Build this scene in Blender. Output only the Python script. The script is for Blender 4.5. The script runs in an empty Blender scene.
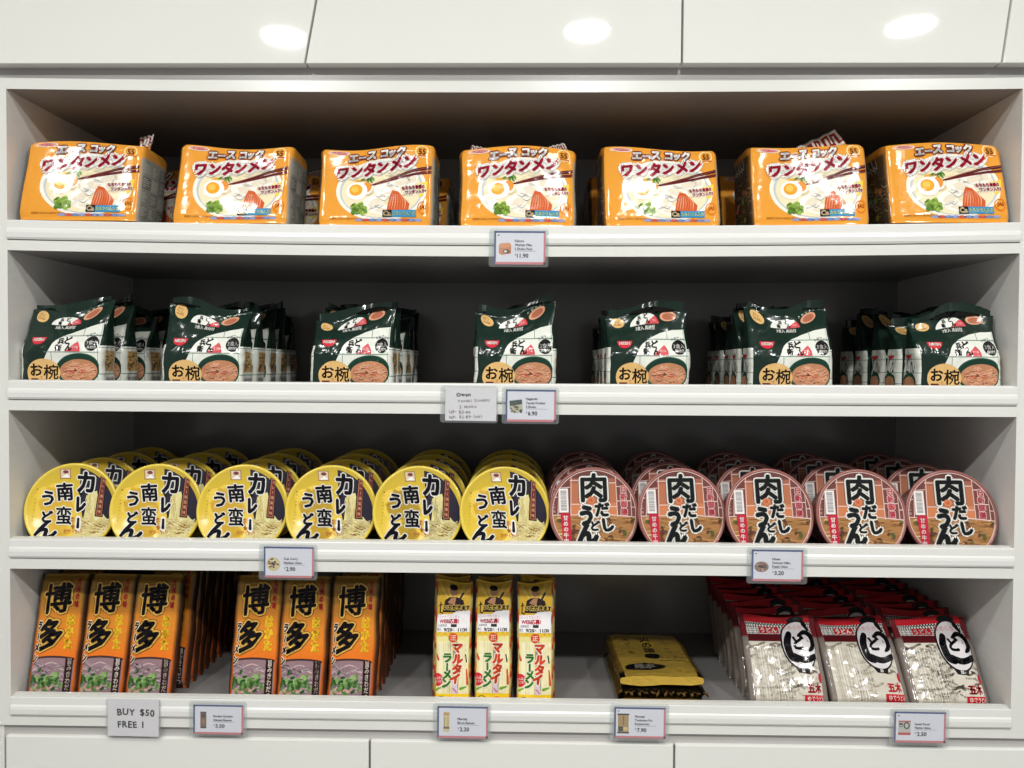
import bpy, math, random
from mathutils import Vector, Matrix, noise, geometry, Euler
R = math.radians
C = bpy.context.scene.collection
sc = bpy.context.scene
sc.view_settings.view_transform = 'Standard'
try: sc.view_settings.look = 'None'
except Exception: pass
sc.view_settings.gamma = 1.0
sc.view_settings.use_curve_mapping = False
sc.view_settings.exposure = 0.36

WORLD, LAMP_NEAR, LAMP_FAR = 0.19, 85.0, 340.0
# ------------------------------------------------------------------ camera
EYE = 1.45                       # eye height above the shop floor
DIST = 1.24                      # eye to the front of the shelves
CAM = Vector((0.0282, -DIST, EYE))
YAW, PITCH, ROLL = R(0.9702), R(-1.2307), R(-0.3298)
ROT = Matrix.Rotation(YAW, 3, 'Z') @ Matrix.Rotation(PITCH, 3, 'X') @ Matrix.Rotation(ROLL, 3, 'Y')
FPX = 795.993
cam = bpy.data.cameras.new('camera')
cam.sensor_width = 36.0
cam.lens = 36.0 * FPX / 1024.0
cam.clip_start = 0.05
co = bpy.data.objects.new('camera', cam); C.objects.link(co)
co.matrix_world = Matrix.Translation(CAM) @ (ROT @ Matrix.Rotation(R(90), 3, 'X')).to_4x4()
sc.camera = co

def at(px, py, Y):
    """point of the plane y=Y that the photograph shows at pixel px,py"""
    d = ROT @ Vector(((px - 512) / FPX, 1.0, (384 - py) / FPX))
    return CAM + d * ((Y - CAM.y) / d.y)

# ------------------------------------------------------------------ colours, materials
def lin(c):
    c /= 255.0
    return c / 12.92 if c <= 0.04045 else ((c + 0.055) / 1.055) ** 2.4
def rgb(r, g, b): return (lin(r), lin(g), lin(b), 1.0)
def mix(a, b, t):
    t = max(0.0, min(1.0, t))
    return tuple(a[i] * (1 - t) + b[i] * t for i in range(4))

def newmat(name):
    m = bpy.data.materials.new(name); m.use_nodes = True
    return m, m.node_tree.nodes, m.node_tree.links, m.node_tree.nodes['Principled BSDF']

def film_mat(name, rough=0.28, metallic=0.0, bump=0.25, scale=60.0, coat=0.0, col=None, dist=0.002, spec=0.5):
    m, N, L, P = newmat(name)
    P.inputs['Roughness'].default_value = rough
    P.inputs['Metallic'].default_value = metallic
    P.inputs['Specular IOR Level'].default_value = spec
    P.inputs['Coat Weight'].default_value = coat
    P.inputs['Coat Roughness'].default_value = 0.08
    if col: P.inputs['Base Color'].default_value = col
    else:
        a = N.new('ShaderNodeVertexColor'); a.layer_name = 'Col'
        L.new(a.outputs['Color'], P.inputs['Base Color'])
    if bump:
        tc = N.new('ShaderNodeTexCoord')
        n1 = N.new('ShaderNodeTexNoise'); n1.inputs['Scale'].default_value = scale
        n1.inputs['Detail'].default_value = 3; n1.inputs['Distortion'].default_value = 0.6
        L.new(tc.outputs['Object'], n1.inputs['Vector'])
        b = N.new('ShaderNodeBump'); b.inputs['Strength'].default_value = bump
        b.inputs['Distance'].default_value = dist
        L.new(n1.outputs['Fac'], b.inputs['Height']); L.new(b.outputs['Normal'], P.inputs['Normal'])
    return m

def laminate(name, col, rough=0.25, grain=0.0, var=0.03):
    m, N, L, P = newmat(name)
    P.inputs['Roughness'].default_value = rough
    tc = N.new('ShaderNodeTexCoord'); mp = N.new('ShaderNodeMapping')
    mp.inputs['Scale'].default_value = (1.5, 9, 30) if grain else (3, 3, 3)
    n1 = N.new('ShaderNodeTexNoise'); n1.inputs['Scale'].default_value = 2.0; n1.inputs['Detail'].default_value = 4
    n1.inputs['Distortion'].default_value = 1.2 if grain else 0.0
    cr = N.new('ShaderNodeValToRGB')
    v = grain if grain else var
    cr.color_ramp.elements[0].position = 0.3; cr.color_ramp.elements[1].position = 0.7
    cr.color_ramp.elements[0].color = tuple(c * (1 - v) for c in col[:3]) + (1,)
    cr.color_ramp.elements[1].color = col
    L.new(tc.outputs['Object'], mp.inputs['Vector']); L.new(mp.outputs['Vector'], n1.inputs['Vector'])
    L.new(n1.outputs['Fac'], cr.inputs['Fac']); L.new(cr.outputs['Color'], P.inputs['Base Color'])
    return m

def glass_mat(name):
    m, N, L, P = newmat(name)
    N.remove(P)
    t = N.new('ShaderNodeBsdfTransparent'); t.inputs['Color'].default_value = (0.97, 0.98, 0.98, 1)
    g = N.new('ShaderNodeBsdfGlossy'); g.inputs['Roughness'].default_value = 0.12
    d = N.new('ShaderNodeBsdfDiffuse'); d.inputs['Color'].default_value = (0.85, 0.87, 0.88, 1)
    mx0 = N.new('ShaderNodeMixShader'); mx0.inputs['Fac'].default_value = 0.04
    mx = N.new('ShaderNodeMixShader'); out = N['Material Output']
    L.new(t.outputs[0], mx0.inputs[1]); L.new(d.outputs[0], mx0.inputs[2])
    mx.inputs['Fac'].default_value = 0.03; L.new(mx0.outputs[0], mx.inputs[1]); L.new(g.outputs[0], mx.inputs[2])
    L.new(mx.outputs[0], out.inputs['Surface'])
    return m

def emit_mat(name, col, s):
    m, N, L, P = newmat(name)
    P.inputs['Base Color'].default_value = col
    P.inputs['Emission Color'].default_value = col
    P.inputs['Emission Strength'].default_value = s
    return m

M = {}
M['white'] = laminate('white laminate', rgb(226, 227, 222), 0.22)
M['door'] = laminate('gloss white door', rgb(230, 231, 226), 0.03, var=0.015)
M['inside'] = laminate('matt white laminate with faint grain', rgb(226, 225, 221), 0.42, grain=0.05)
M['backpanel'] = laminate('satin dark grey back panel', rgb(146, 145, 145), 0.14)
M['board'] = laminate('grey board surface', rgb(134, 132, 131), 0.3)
M['rail'] = laminate('extruded white rail', rgb(228, 229, 226), 0.25, var=0.01)
M['recess'] = laminate('grey filler strip', rgb(190, 188, 186), 0.3)
M['film'] = film_mat('printed film', 0.12, bump=0.11, scale=34, spec=0.36)
M['pouch'] = film_mat('printed pouch film', 0.15, bump=0.16, scale=45)
M['lid'] = film_mat('printed lid under shrink film', 0.22, bump=0.12, scale=40)
M['bowl'] = film_mat('printed foam bowl', 0.35, bump=0.05)
M['gold'] = film_mat('gold foil', 0.2, metallic=0.75, bump=0.35, scale=40)
M['card'] = film_mat('printed card', 0.5, bump=0)
M['sleeve'] = glass_mat('clear plastic sleeve')
M['lamp'] = emit_mat('lit downlight diffuser', (1.0, 0.985, 0.955, 1), LAMP_NEAR)
M['lamp_far'] = emit_mat('dimmer lit downlight diffuser', (1.0, 0.985, 0.955, 1), LAMP_FAR)
M['metal'] = film_mat('white painted metal', 0.4, bump=0, col=rgb(235, 235, 235))
M['floor'] = laminate('pale vinyl floor', rgb(176, 173, 169), 0.35, var=0.08)
M['wall'] = laminate('painted wall', rgb(150, 148, 148), 0.8)
M['ceiling'] = laminate('painted ceiling', rgb(215, 215, 212), 0.9)

# ------------------------------------------------------------------ mesh gathering
class MB:
    def __init__(s): s.v = []; s.f = []; s.c = []; s.mi = []; s.n = []; s.sm = []
    def vert(s, p, n=None):
        s.v.append(tuple(p)); s.n.append(tuple(n) if n is not None else None); return len(s.v) - 1
    def face(s, idx, col=(1, 1, 1, 1), mi=0, smooth=True):
        s.f.append(tuple(idx)); s.mi.append(mi); s.sm.append(smooth)
        s.c.append(col if isinstance(col, list) else [col] * len(idx))
    def box(s, x0, x1, y0, y1, z0, z1, col=(1, 1, 1, 1), mi=0):
        i = [s.vert((x, y, z)) for z in (z0, z1) for y in (y0, y1) for x in (x0, x1)]
        for q in ((0, 2, 3, 1), (4, 5, 7, 6), (0, 1, 5, 4), (2, 6, 7, 3), (0, 4, 6, 2), (1, 3, 7, 5)):
            s.face([i[k] for k in q], col, mi, False)
    def prism(s, prof, x0, x1, nseg=1, dz=None, col=(1, 1, 1, 1), mi=0, skew=None):
        """closed (y,z) profile drawn along x; dz(x) drops it, skew(z) shifts it in x"""
        rows = []
        for k in range(nseg + 1):
            x = x0 + (x1 - x0) * k / nseg
            rows.append([s.vert((x, y, z + (dz(x) if dz else 0))) for y, z in prof])
        n = len(prof)
        for k in range(nseg):
            for j in range(n):
                a, b = rows[k], rows[k + 1]
                s.face((a[j], b[j], b[(j + 1) % n], a[(j + 1) % n]), col, mi, False)
        s.face(rows[0], col, mi, False); s.face(rows[-1][::-1], col, mi, False)
    def lathe(s, prof, n=48, axis='y', col=(1, 1, 1, 1), mi=0, xf=None):
        """prof: (radius, along)"""
        rings = []
        for r, t in prof:
            rg = []
            for k in range(n):
                a = 2 * math.pi * k / n
                p = Vector((r * math.cos(a), t, r * math.sin(a))) if axis == 'y' else Vector((r * math.cos(a), r * math.sin(a), t))
                rg.append(s.vert(xf(p) if xf else p))
            rings.append(rg)
        for i in range(len(rings) - 1):
            cc = col(i) if callable(col) else col
            for k in range(n):
                s.face((rings[i][k], rings[i][(k + 1) % n], rings[i + 1][(k + 1) % n], rings[i + 1][k]), cc, mi)
        return rings
    def build(s, name, mats, parent=None, bevel=0, normals=True, fix=False):
        me = bpy.data.meshes.new(name)
        me.from_pydata(s.v, [], s.f)
        for m in (mats if isinstance(mats, (list, tuple)) else [mats]): me.materials.append(m)
        ca = me.color_attributes.new('Col', 'FLOAT_COLOR', 'CORNER')
        flat = []
        for c in s.c:
            for q in c: flat.extend(q)
        ca.data.foreach_set('color', flat)
        me.polygons.foreach_set('material_index', s.mi)
        me.polygons.foreach_set('use_smooth', s.sm)
        if fix:
            import bmesh
            bm = bmesh.new(); bm.from_mesh(me); bmesh.ops.recalc_face_normals(bm, faces=bm.faces[:]); bm.to_mesh(me); bm.free()
        me.update()
        if normals and all(n is not None for n in s.n) and s.n:
            me.normals_split_custom_set_from_vertices(s.n)
        o = bpy.data.objects.new(name, me); C.objects.link(o)
        if parent: o.parent = parent
        if bevel:
            b = o.modifiers.new('bevel', 'BEVEL'); b.width = bevel; b.segments = 2; b.limit_method = 'ANGLE'
        return o

def tag(o, label, cat, group=None):
    o['label'] = label; o['category'] = cat
    if group: o['group'] = group
    return o
def struct(o): o['kind'] = 'structure'; return o
def thing(name, loc=(0, 0, 0), rot=(0, 0, 0)):
    o = bpy.data.objects.new(name, None); C.objects.link(o)
    o.empty_display_size = 0.02; o.location = loc; o.rotation_euler = rot
    return o
def dup(root):
    r = root.copy(); C.objects.link(r)
    for ch in list(root.children):
        c = ch.copy(); C.objects.link(c); c.parent = r
        for g in list(ch.children):
            d = g.copy(); C.objects.link(d); d.parent = c
    return r

# ------------------------------------------------------------------ printed artwork
_glyphs = {}
def glyph(st):
    if st not in _glyphs:
        cu = bpy.data.curves.new('lettering', 'FONT'); cu.body = st; cu.resolution_u = 2
        o = bpy.data.objects.new('lettering', cu); C.objects.link(o)
        dg = bpy.context.evaluated_depsgraph_get()
        ev = o.evaluated_get(dg); me = ev.to_mesh()
        v = [(p.co.x, p.co.y) for p in me.vertices]; f = [tuple(p.vertices) for p in me.polygons]
        ev.to_mesh_clear(); bpy.data.objects.remove(o); bpy.data.curves.remove(cu)
        xs = [p[0] for p in v] or [0]; ys = [p[1] for p in v] or [0]
        cx = (min(xs) + max(xs)) / 2; cy = (min(ys) + max(ys)) / 2
        _glyphs[st] = ([(x - cx, y - cy) for x, y in v], f)
    return _glyphs[st]

class Art:
    def __init__(s, mp, seed=1): s.m = mp; s.P = []; s.r = random.Random(seed)
    def raw(s, pts, col, L, mi=0): s.P.append(([s.m(*p) for p in pts], col, L, mi))
    def poly(s, pts, col, L, mi=0):
        if len(pts) <= 3: return s.raw(pts, col, L, mi)
        for t in geometry.tessellate_polygon([[Vector((p[0], p[1], 0)) for p in pts]]):
            s.raw([pts[i] for i in t], col, L, mi)
    def rect(s, x0, y0, x1, y1, col, L, mi=0): s.raw([(x0, y0), (x1, y0), (x1, y1), (x0, y1)], col, L, mi)
    def ell(s, cx, cy, rx, ry, col, L, rot=0, n=22, a0=0, a1=360, mi=0, jag=0):
        ca, sa = math.cos(R(rot)), math.sin(R(rot)); pts = []
        full = abs(a1 - a0) >= 360
        for k in range(n + (0 if full else 1)):
            a = R(a0 + (a1 - a0) * k / n); q = 1 + (s.r.uniform(-jag, jag) if jag else 0)
            x, y = rx * math.cos(a) * q, ry * math.sin(a) * q
            pts.append((cx + x * ca - y * sa, cy + x * sa + y * ca))
        if full:
            for k in range(n): s.raw([(cx, cy), pts[k], pts[(k + 1) % n]], col, L, mi)
        else:
            s.poly(pts, col, L, mi)
    def ring(s, cx, cy, rx, ry, w, col, L, n=40, a0=0, a1=360, mi=0):
        for k in range(n):
            a, b = R(a0 + (a1 - a0) * k / n), R(a0 + (a1 - a0) * (k + 1) / n)
            P = lambda t, q: (cx + (rx + q) * math.cos(t), cy + (ry + q) * math.sin(t))
            s.raw([P(a, -w / 2), P(b, -w / 2), P(b, w / 2), P(a, w / 2)], col, L, mi)
    def stroke(s, pts, w, col, L, mi=0, cap=True):
        ws = w if isinstance(w, (list, tuple)) else [w] * len(pts)
        for i in range(len(pts) - 1):
            (x0, y0), (x1, y1) = pts[i], pts[i + 1]
            d = math.hypot(x1 - x0, y1 - y0) or 1e-6
            nx, ny = -(y1 - y0) / d, (x1 - x0) / d
            a, b = ws[i] / 2, ws[i + 1] / 2
            s.raw([(x0 + nx * a, y0 + ny * a), (x1 + nx * b, y1 + ny * b), (x1 - nx * b, y1 - ny * b), (x0 - nx * a, y0 - ny * a)], col, L, mi)
        if cap:
            for (x, y), q in zip(pts, ws): s.ell(x, y, q / 2, q / 2, col, L, n=8, mi=mi)
    def curve(s, pts, w, col, L, mi=0, n=6):
        P = [pts[0]] + list(pts) + [pts[-1]]; out = []; W = []
        ws = w if isinstance(w, (list, tuple)) else [w] * len(pts)
        for i in range(1, len(P) - 2):
            for k in range(n):
                t = k / n; p0, p1, p2, p3 = P[i - 1], P[i], P[i + 1], P[i + 2]
                out.append(tuple(0.5 * (2 * p1[j] + (p2[j] - p0[j]) * t + (2 * p0[j] - 5 * p1[j] + 4 * p2[j] - p3[j]) * t * t + (3 * p1[j] - p0[j] - 3 * p2[j] + p3[j]) * t ** 3) for j in (0, 1)))
                W.append(ws[i - 1] * (1 - t) + ws[i] * t)
        out.append(pts[-1]); W.append(ws[-1])
        s.stroke(out, W, col, L, mi)
    def text(s, st, x, y, size, col, L, rot=0, bold=0, sx=1.0, shear=0, out=(), mi=0, n=8):
        """centred on x,y (y downwards); out = ((width, colour), ...) rings outside in, each one layer lower"""
        v, f = glyph(st); ca, sa = math.cos(R(rot)), math.sin(R(rot))
        base = []
        for gx, gy in v:
            gx = (gx + gy * shear) * sx * size; gy = gy * size
            base.append((x + gx * ca + gy * sa, y + gx * sa - gy * ca))
        def put(w, c, l, k):
            offs = [(0, 0)] if w <= 0 else [(w * math.cos(2 * math.pi * i / k), w * math.sin(2 * math.pi * i / k)) for i in range(k)]
            for ox, oy in offs:
                for q in f: s.poly([(base[i][0] + ox, base[i][1] + oy) for i in q], c, l, mi)
        nl = len(out)
        for i, (w, c) in enumerate(out): put(w + bold, c, L + i, n)
        put(bold, col, L + nl, 6 if bold else 1)
        if bold: put(0, col, L + nl, 1)
    def vtext(s, st, x, y, step, size, col, L, dx=0, **k):
        for i, ch in enumerate(st):
            if ch == 'ー':
                kk = dict(k); kk['rot'] = kk.get('rot', 0) + 90; kk['shear'] = 0
                s.text(ch, x + dx * i, y + step * i, size, col, L, **kk)
            else: s.text(ch, x + dx * i, y + step * i, size, col, L, **k)
    def scatter(s, n, inside, f):
        k = 0; t = 0
        while k < n and t < n * 30:
            t += 1; x, y = inside(s.r)
            if f(x, y) is not False: k += 1

def clip_cells(poly, us, vs):
    """cut a convex polygon along grid lines and to the outermost ones"""
    def split(ps, ax, lines):
        out = []
        lo = min(p[ax] for p in ps); hi = max(p[ax] for p in ps)
        if hi <= lines[0] or lo >= lines[-1]: return out
        cur = ps
        def cut(q, c):
            A, B = [], []
            for i in range(len(q)):
                p, r = q[i], q[(i + 1) % len(q)]
                if p[ax] <= c: A.append(p)
                if p[ax] >= c: B.append(p)
                if (p[ax] - c) * (r[ax] - c) < 0:
                    t = (c - p[ax]) / (r[ax] - p[ax]); x = tuple(p[j] + (r[j] - p[j]) * t for j in (0, 1)); A.append(x); B.append(x)
            return A, B
        if lo < lines[0]: cur = cut(cur, lines[0])[1]
        for c in lines[1:]:
            if c <= lo: continue
            if c >= hi: break
            a, cur = cut(cur, c)
            if len(a) > 2: out.append(a)
            if len(cur) < 3: break
        else:
            return out
        if len(cur) > 2: out.append(cur)
        return out
    res = []
    for p in split(poly, 0, us): res.extend(split(p, 1, vs))
    return res

class Bag:
    """flexible pack: superellipse sections; faces front,right,back,left in q(-1..1), t(0..1)"""
    def __init__(s, W, D, H, A, B, YC=None, n=6, wr=(0.0012, 22), wr2=(0.0005, 70), seed=0, TW=None, ZT=None):
        s.W, s.D, s.H, s.A, s.B, s.YC, s.n, s.wr, s.wr2, s.seed, s.TW, s.ZT = W, D, H, A, B, YC, n, wr, wr2, seed, TW, ZT
    def p0(s, face, q, t):
        x, y = {'front': (q, -1), 'right': (1, q), 'back': (-q, 1), 'left': (-1, -q)}[face]
        k = (abs(x) ** s.n + abs(y) ** s.n) ** (1 / s.n)
        px, py = x / k * s.A(t) * s.W / 2, y / k * s.B(t) * s.D / 2
        z = t * s.H
        if s.ZT: z += s.ZT(px, t)
        if s.YC: py += s.YC(t, px)
        return Vector((px, py, z))
    def p(s, face, q, t):
        v = s.p0(face, q, t)
        o = Vector((s.seed * 3.7, s.seed * 1.3, s.seed * 2.1))
        am = min(1.0, 0.25 + s.B(t))
        k = noise.noise(v * s.wr[1] + o) * s.wr[0] + (1 - abs(noise.noise(v * s.wr2[1] + o)) * 2) * s.wr2[0]
        nn = {'front': (0, -1, 0), 'back': (0, 1, 0), 'right': (1, 0, 0), 'left': (-1, 0, 0)}[face]
        e = abs(q) ** 8
        # blend the push direction towards the corner so neighbouring faces meet
        cx = {'front': (q, -1), 'right': (1, q), 'back': (-q, 1), 'left': (-1, -q)}[face]
        d = Vector((cx[0] if abs(cx[0]) > .999 else math.copysign(abs(cx[0]) ** 6, cx[0]), cx[1] if abs(cx[1]) > .999 else math.copysign(abs(cx[1]) ** 6, cx[1]), 0)).normalized()
        return v + d * (k * am)
    def pn(s, face, q, t, lift=0):
        e = 2e-3
        p = s.p(face, q, t)
        a = s.p(face, min(1, q + e), t) - s.p(face, max(-1, q - e), t)
        b = s.p(face, q, min(1, t + e)) - s.p(face, q, max(0, t - e))
        n = a.cross(b)
        if n.length < 1e-12: n = Vector((0, -1, 0)) if face == 'front' else Vector((0, 1, 0))
        n.normalize()
        return p + n * lift, n
    def grid(s, face, g):
        w = s.W if face in ('front', 'back') else s.D
        nq = max(4, int(w / g)); nt = max(6, int(s.H / g))
        if nq % 2: nq += 1
        return [(-1 + 2 * i / nq) for i in range(nq + 1)], [j / nt for j in range(nt + 1)]
    def node(s, face, g, i, j):
        if not hasattr(s, 'cache'): s.cache = {}
        key = (face, i, j)
        if key not in s.cache:
            qs = s.grid(face, g)[0]; ts = s.grid('front', g)[1]
            s.cache[key] = s.pn(face, qs[i], ts[j])
        return s.cache[key]
    def base(s, mb, g, cols, mi=0):
        """cols: face -> colour or f(q,t)"""
        nt = s.grid('front', g)[1]
        for face in ('front', 'right', 'back', 'left'):
            qs, ts = s.grid(face, g if face != 'back' else g * 2)[0], nt
            idx = [[mb.vert(*(s.node(face, g, i, j) if face != 'back' else s.pn(face, q, t))) for i, q in enumerate(qs)] for j, t in enumerate(ts)]
            cf = cols[face]
            m2 = mi[face] if isinstance(mi, dict) else mi
            for j in range(len(ts) - 1):
                for i in range(len(qs) - 1):
                    cc = [cf(q, t) for q, t in ((qs[i], ts[j]), (qs[i + 1], ts[j]), (qs[i + 1], ts[j + 1]), (qs[i], ts[j + 1]))] if callable(cf) else cf
                    if face == 'back': mb.face((idx[j][i], idx[j][i + 1], idx[j + 1][i + 1], idx[j + 1][i]), cc, m2)
                    else:
                        c3 = cc if isinstance(cc, list) else [cc] * 4
                        mb.face((idx[j][i], idx[j][i + 1], idx[j + 1][i + 1]), c3[:3], m2)
                        mb.face((idx[j][i], idx[j + 1][i + 1], idx[j + 1][i]), [c3[0], c3[2], c3[3]], m2)
        m2 = mi['top'] if isinstance(mi, dict) else mi
        for t, nz, key in ((0, -1, 'bottom'), (1, 1, 'top')):
            ring = []
            for face in ('front', 'right', 'back', 'left'):
                qs = [-1 + 2 * i / 8 for i in range(8)]
                ring += [s.p(face, q, t) for q in qs]
            c = sum(ring, Vector()) / len(ring)
            ci = mb.vert(c, (0, 0, nz)); ri = [mb.vert(p, (0, 0, nz)) for p in ring]
            for k in range(len(ri)):
                tri = (ci, ri[k], ri[(k + 1) % len(ri)])
                mb.face(tri if nz > 0 else tri[::-1], cols.get(key, cols['back'] if not callable(cols['back']) else cols['back'](0, t)), m2)
    def art(s, mb, face, art, g, eps=1.3e-4, midx=0, mirror=False):
        w = s.W if face in ('front', 'back') else s.D
        qs, _ = s.grid(face, g); ts = s.grid('front', g)[1]
        for pts, col, L, mi in art.P:
            qt = [(p[0] / (w / 2), p[1] / s.H) for p in pts]
            a = sum(qt[i][0] * qt[(i + 1) % len(qt)][1] - qt[(i + 1) % len(qt)][0] * qt[i][1] for i in range(len(qt)))
            if abs(a) < 1e-9: continue
            if a < 0: qt = qt[::-1]
            for cell in clip_cells(qt, qs, ts):
                nq, nt = len(qs) - 1, len(ts) - 1
                i = min(nq - 1, max(0, int((sum(c[0] for c in cell) / len(cell) + 1) / 2 * nq))); j = min(nt - 1, max(0, int(sum(c[1] for c in cell) / len(cell) * nt)))
                (A0, n0), (A1, n1), (A2, n2), (A3, n3) = s.node(face, g, i, j), s.node(face, g, i + 1, j), s.node(face, g, i, j + 1), s.node(face, g, i + 1, j + 1)
                loc = [((q - qs[i]) / (qs[i + 1] - qs[i]), (t - ts[j]) / (ts[j + 1] - ts[j]), q, t) for q, t in cell]
                for half in (0, 1):          # each cell is two triangles: stay flat on either
                    pc = []
                    for a_ in range(len(loc)):
                        P, Q = loc[a_], loc[(a_ + 1) % len(loc)]
                        dp, dq = (P[0] - P[1], Q[0] - Q[1]) if half == 0 else (P[1] - P[0], Q[1] - Q[0])
                        if dp >= -1e-9: pc.append(P)
                        if (dp > 1e-9 and dq < -1e-9) or (dp < -1e-9 and dq > 1e-9):
                            w_ = dp / (dp - dq); pc.append(tuple(P[z] + (Q[z] - P[z]) * w_ for z in range(4)))
                    if len(pc) < 3 or max(abs(z[0] - z[1]) for z in pc) < 1e-7: continue
                    ids = []
                    for u, v, q, t in pc:
                        if half == 0: wa, wb, wc, B_, nb = 1 - u, u - v, v, A1, n1
                        else: wa, wb, wc, B_, nb = 1 - v, v - u, u, A2, n2
                        n = n0 * wa + nb * wb + n3 * wc; n.normalize()
                        ids.append(mb.vert(A0 * wa + B_ * wb + A3 * wc + n * (eps * (L + 1)), n))
                    mb.face(ids, [col(z[2], z[3]) for z in pc] if callable(col) else col, mi + midx)

def settle(o, k=None, gap=.0006, z=None):
    """lower or raise a thing so that its lowest point just rests on shelf k (or on height z)"""
    import numpy as np
    mn, xs = 1e9, []
    for ch in o.children:
        n = len(ch.data.vertices); a = np.empty(n * 3, 'f'); ch.data.vertices.foreach_get('co', a); a = a.reshape(-1, 3)
        m = np.array(o.matrix_basis @ ch.matrix_basis); w = a @ m[:3, :3].T + m[:3, 3]
        q = w[w[:, 2] < w[:, 2].min() + .004]; mn = min(mn, w[:, 2].min()); xs += [q[:, 0].min(), q[:, 0].max()]
    f = z if z is not None else max(floor_at(k, min(xs)), floor_at(k, max(xs)))
    o.location.z += f + gap - mn
def sm(a, b, x):
    t = max(0.0, min(1.0, (x - a) / (b - a))); return t * t * (3 - 2 * t)

# ------------------------------------------------------------------ room
HW = 1.5723 / 2
ZT = dict(doorbot=.4633, striptop=.4470, stripbot=.4300)
LV = [(.2278, .1954, .1789), (-.0242, -.0560, -.0728), (-.2748, -.3070, -.3238), (-.5260, -.5587, -.5738)]
DOOR2 = -.5911
SAG = [.0075, .0012, 0.0, 0.0]; SAGTOP = .0055
DEPTH = .40
LIPS = [.0005, .018, .031, .022]     # how far the lip stands above each shelf
def sagf(a): return lambda x: -a * max(0.0, 1 - (x / HW) ** 2)
FLOORZ = [EYE + l[0] - q for l, q in zip(LV, LIPS)]
def keep(x, half): return min(HW - half - .003, max(-HW + half + .003, x))   # inside the side walls
def floor_at(k, x): return FLOORZ[k] + sagf(SAG[k])(x)
CEIL = 2.72

def box_obj(name, x0, x1, y0, y1, z0, z1, mat, parent=None, bevel=0):
    b = MB(); b.box(x0, x1, y0, y1, z0, z1)
    return b.build(name, mat, parent, bevel)
struct(box_obj('floor', -2.6, 2.6, -2.7, .6, -.06, 0, M['floor']))
struct(box_obj('ceiling', -2.6, 2.6, -2.7, .6, CEIL, CEIL + .06, M['ceiling']))
struct(box_obj('wall_back', -2.6, 2.6, .46, .6, 0, CEIL, M['wall']))
w = bpy.data.worlds.new('bright shop surroundings'); sc.world = w; w.use_nodes = True
w.node_tree.nodes['Background'].inputs['Color'].default_value = (1.0, 0.99, 0.98, 1)
w.node_tree.nodes['Background'].inputs['Strength'].default_value = WORLD

# ------------------------------------------------------------------ shelving
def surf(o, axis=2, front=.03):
    """large board faces get the grey board material, the edging stays white"""
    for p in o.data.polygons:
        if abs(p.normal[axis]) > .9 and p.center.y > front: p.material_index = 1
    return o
unit = thing('shelving_unit', (0, 0, EYE + LV[3][2]))
tag(unit, 'built-in white shelving with four shelves of noodle packs', 'shelving')
uz = EYE + LV[3][2]
for sgn, nm in ((-1, 'left'), (1, 'right')):
    b = MB(); x0, x1 = sorted((sgn * HW, sgn * (HW + .032)))
    b.box(x0, x1, 0, DEPTH, 0, ZT['striptop'] - LV[3][2])
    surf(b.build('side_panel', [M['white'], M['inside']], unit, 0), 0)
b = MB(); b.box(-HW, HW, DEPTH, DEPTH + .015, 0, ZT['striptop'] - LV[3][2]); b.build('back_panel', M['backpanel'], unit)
b = MB(); zb = EYE - uz
b.prism([(0, zb + ZT['stripbot']), (0, zb + ZT['striptop']), (DEPTH, zb + ZT['striptop']), (DEPTH, zb + ZT['stripbot'])], -HW, HW, 24, sagf(SAGTOP))
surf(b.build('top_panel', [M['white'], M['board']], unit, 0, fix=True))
b = MB()   # filler between top panel and cabinets above
b.prism([(.007, zb + ZT['striptop'] - .006), (.007, zb + ZT['doorbot']), (.1, zb + ZT['doorbot']), (.1, zb + ZT['striptop'] - .006)], -HW - .03, HW + .03, 1)
b.build('filler_strip', M['recess'], unit, fix=True)
for k, (l, g, bt) in enumerate(LV):
    s_ = sagf(SAG[k]); l, g, bt = zb + l, zb + g, zb + bt
    b = MB()   # board with raised front lip
    b.prism([(.0002, bt), (.0002, g - .0006), (.006, g - .0006), (.006, l - .0005), (.0165, l - .0005), (.0165, l - LIPS[k]), (DEPTH, l - LIPS[k]), (DEPTH, bt)], -HW, HW, 24, s_)
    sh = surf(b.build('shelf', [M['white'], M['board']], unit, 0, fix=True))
    b = MB()   # price rail
    m_ = g + (l - g) * .48
    b.prism([(.0045, l - .0016), (-.0012, l - .0016), (-.0018, l - .003), (-.0018, m_ + .003), (-.0034, m_ + .0005), (-.0042, m_ - .004),
             (-.0036, g + .004), (-.0016, g + .0008), (-.001, g + .0008), (.0045, g + .0008)], -HW + .0008, HW - .0008, 24, s_)
    b.build('price_rail', M['rail'], sh, 0, fix=True)

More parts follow.
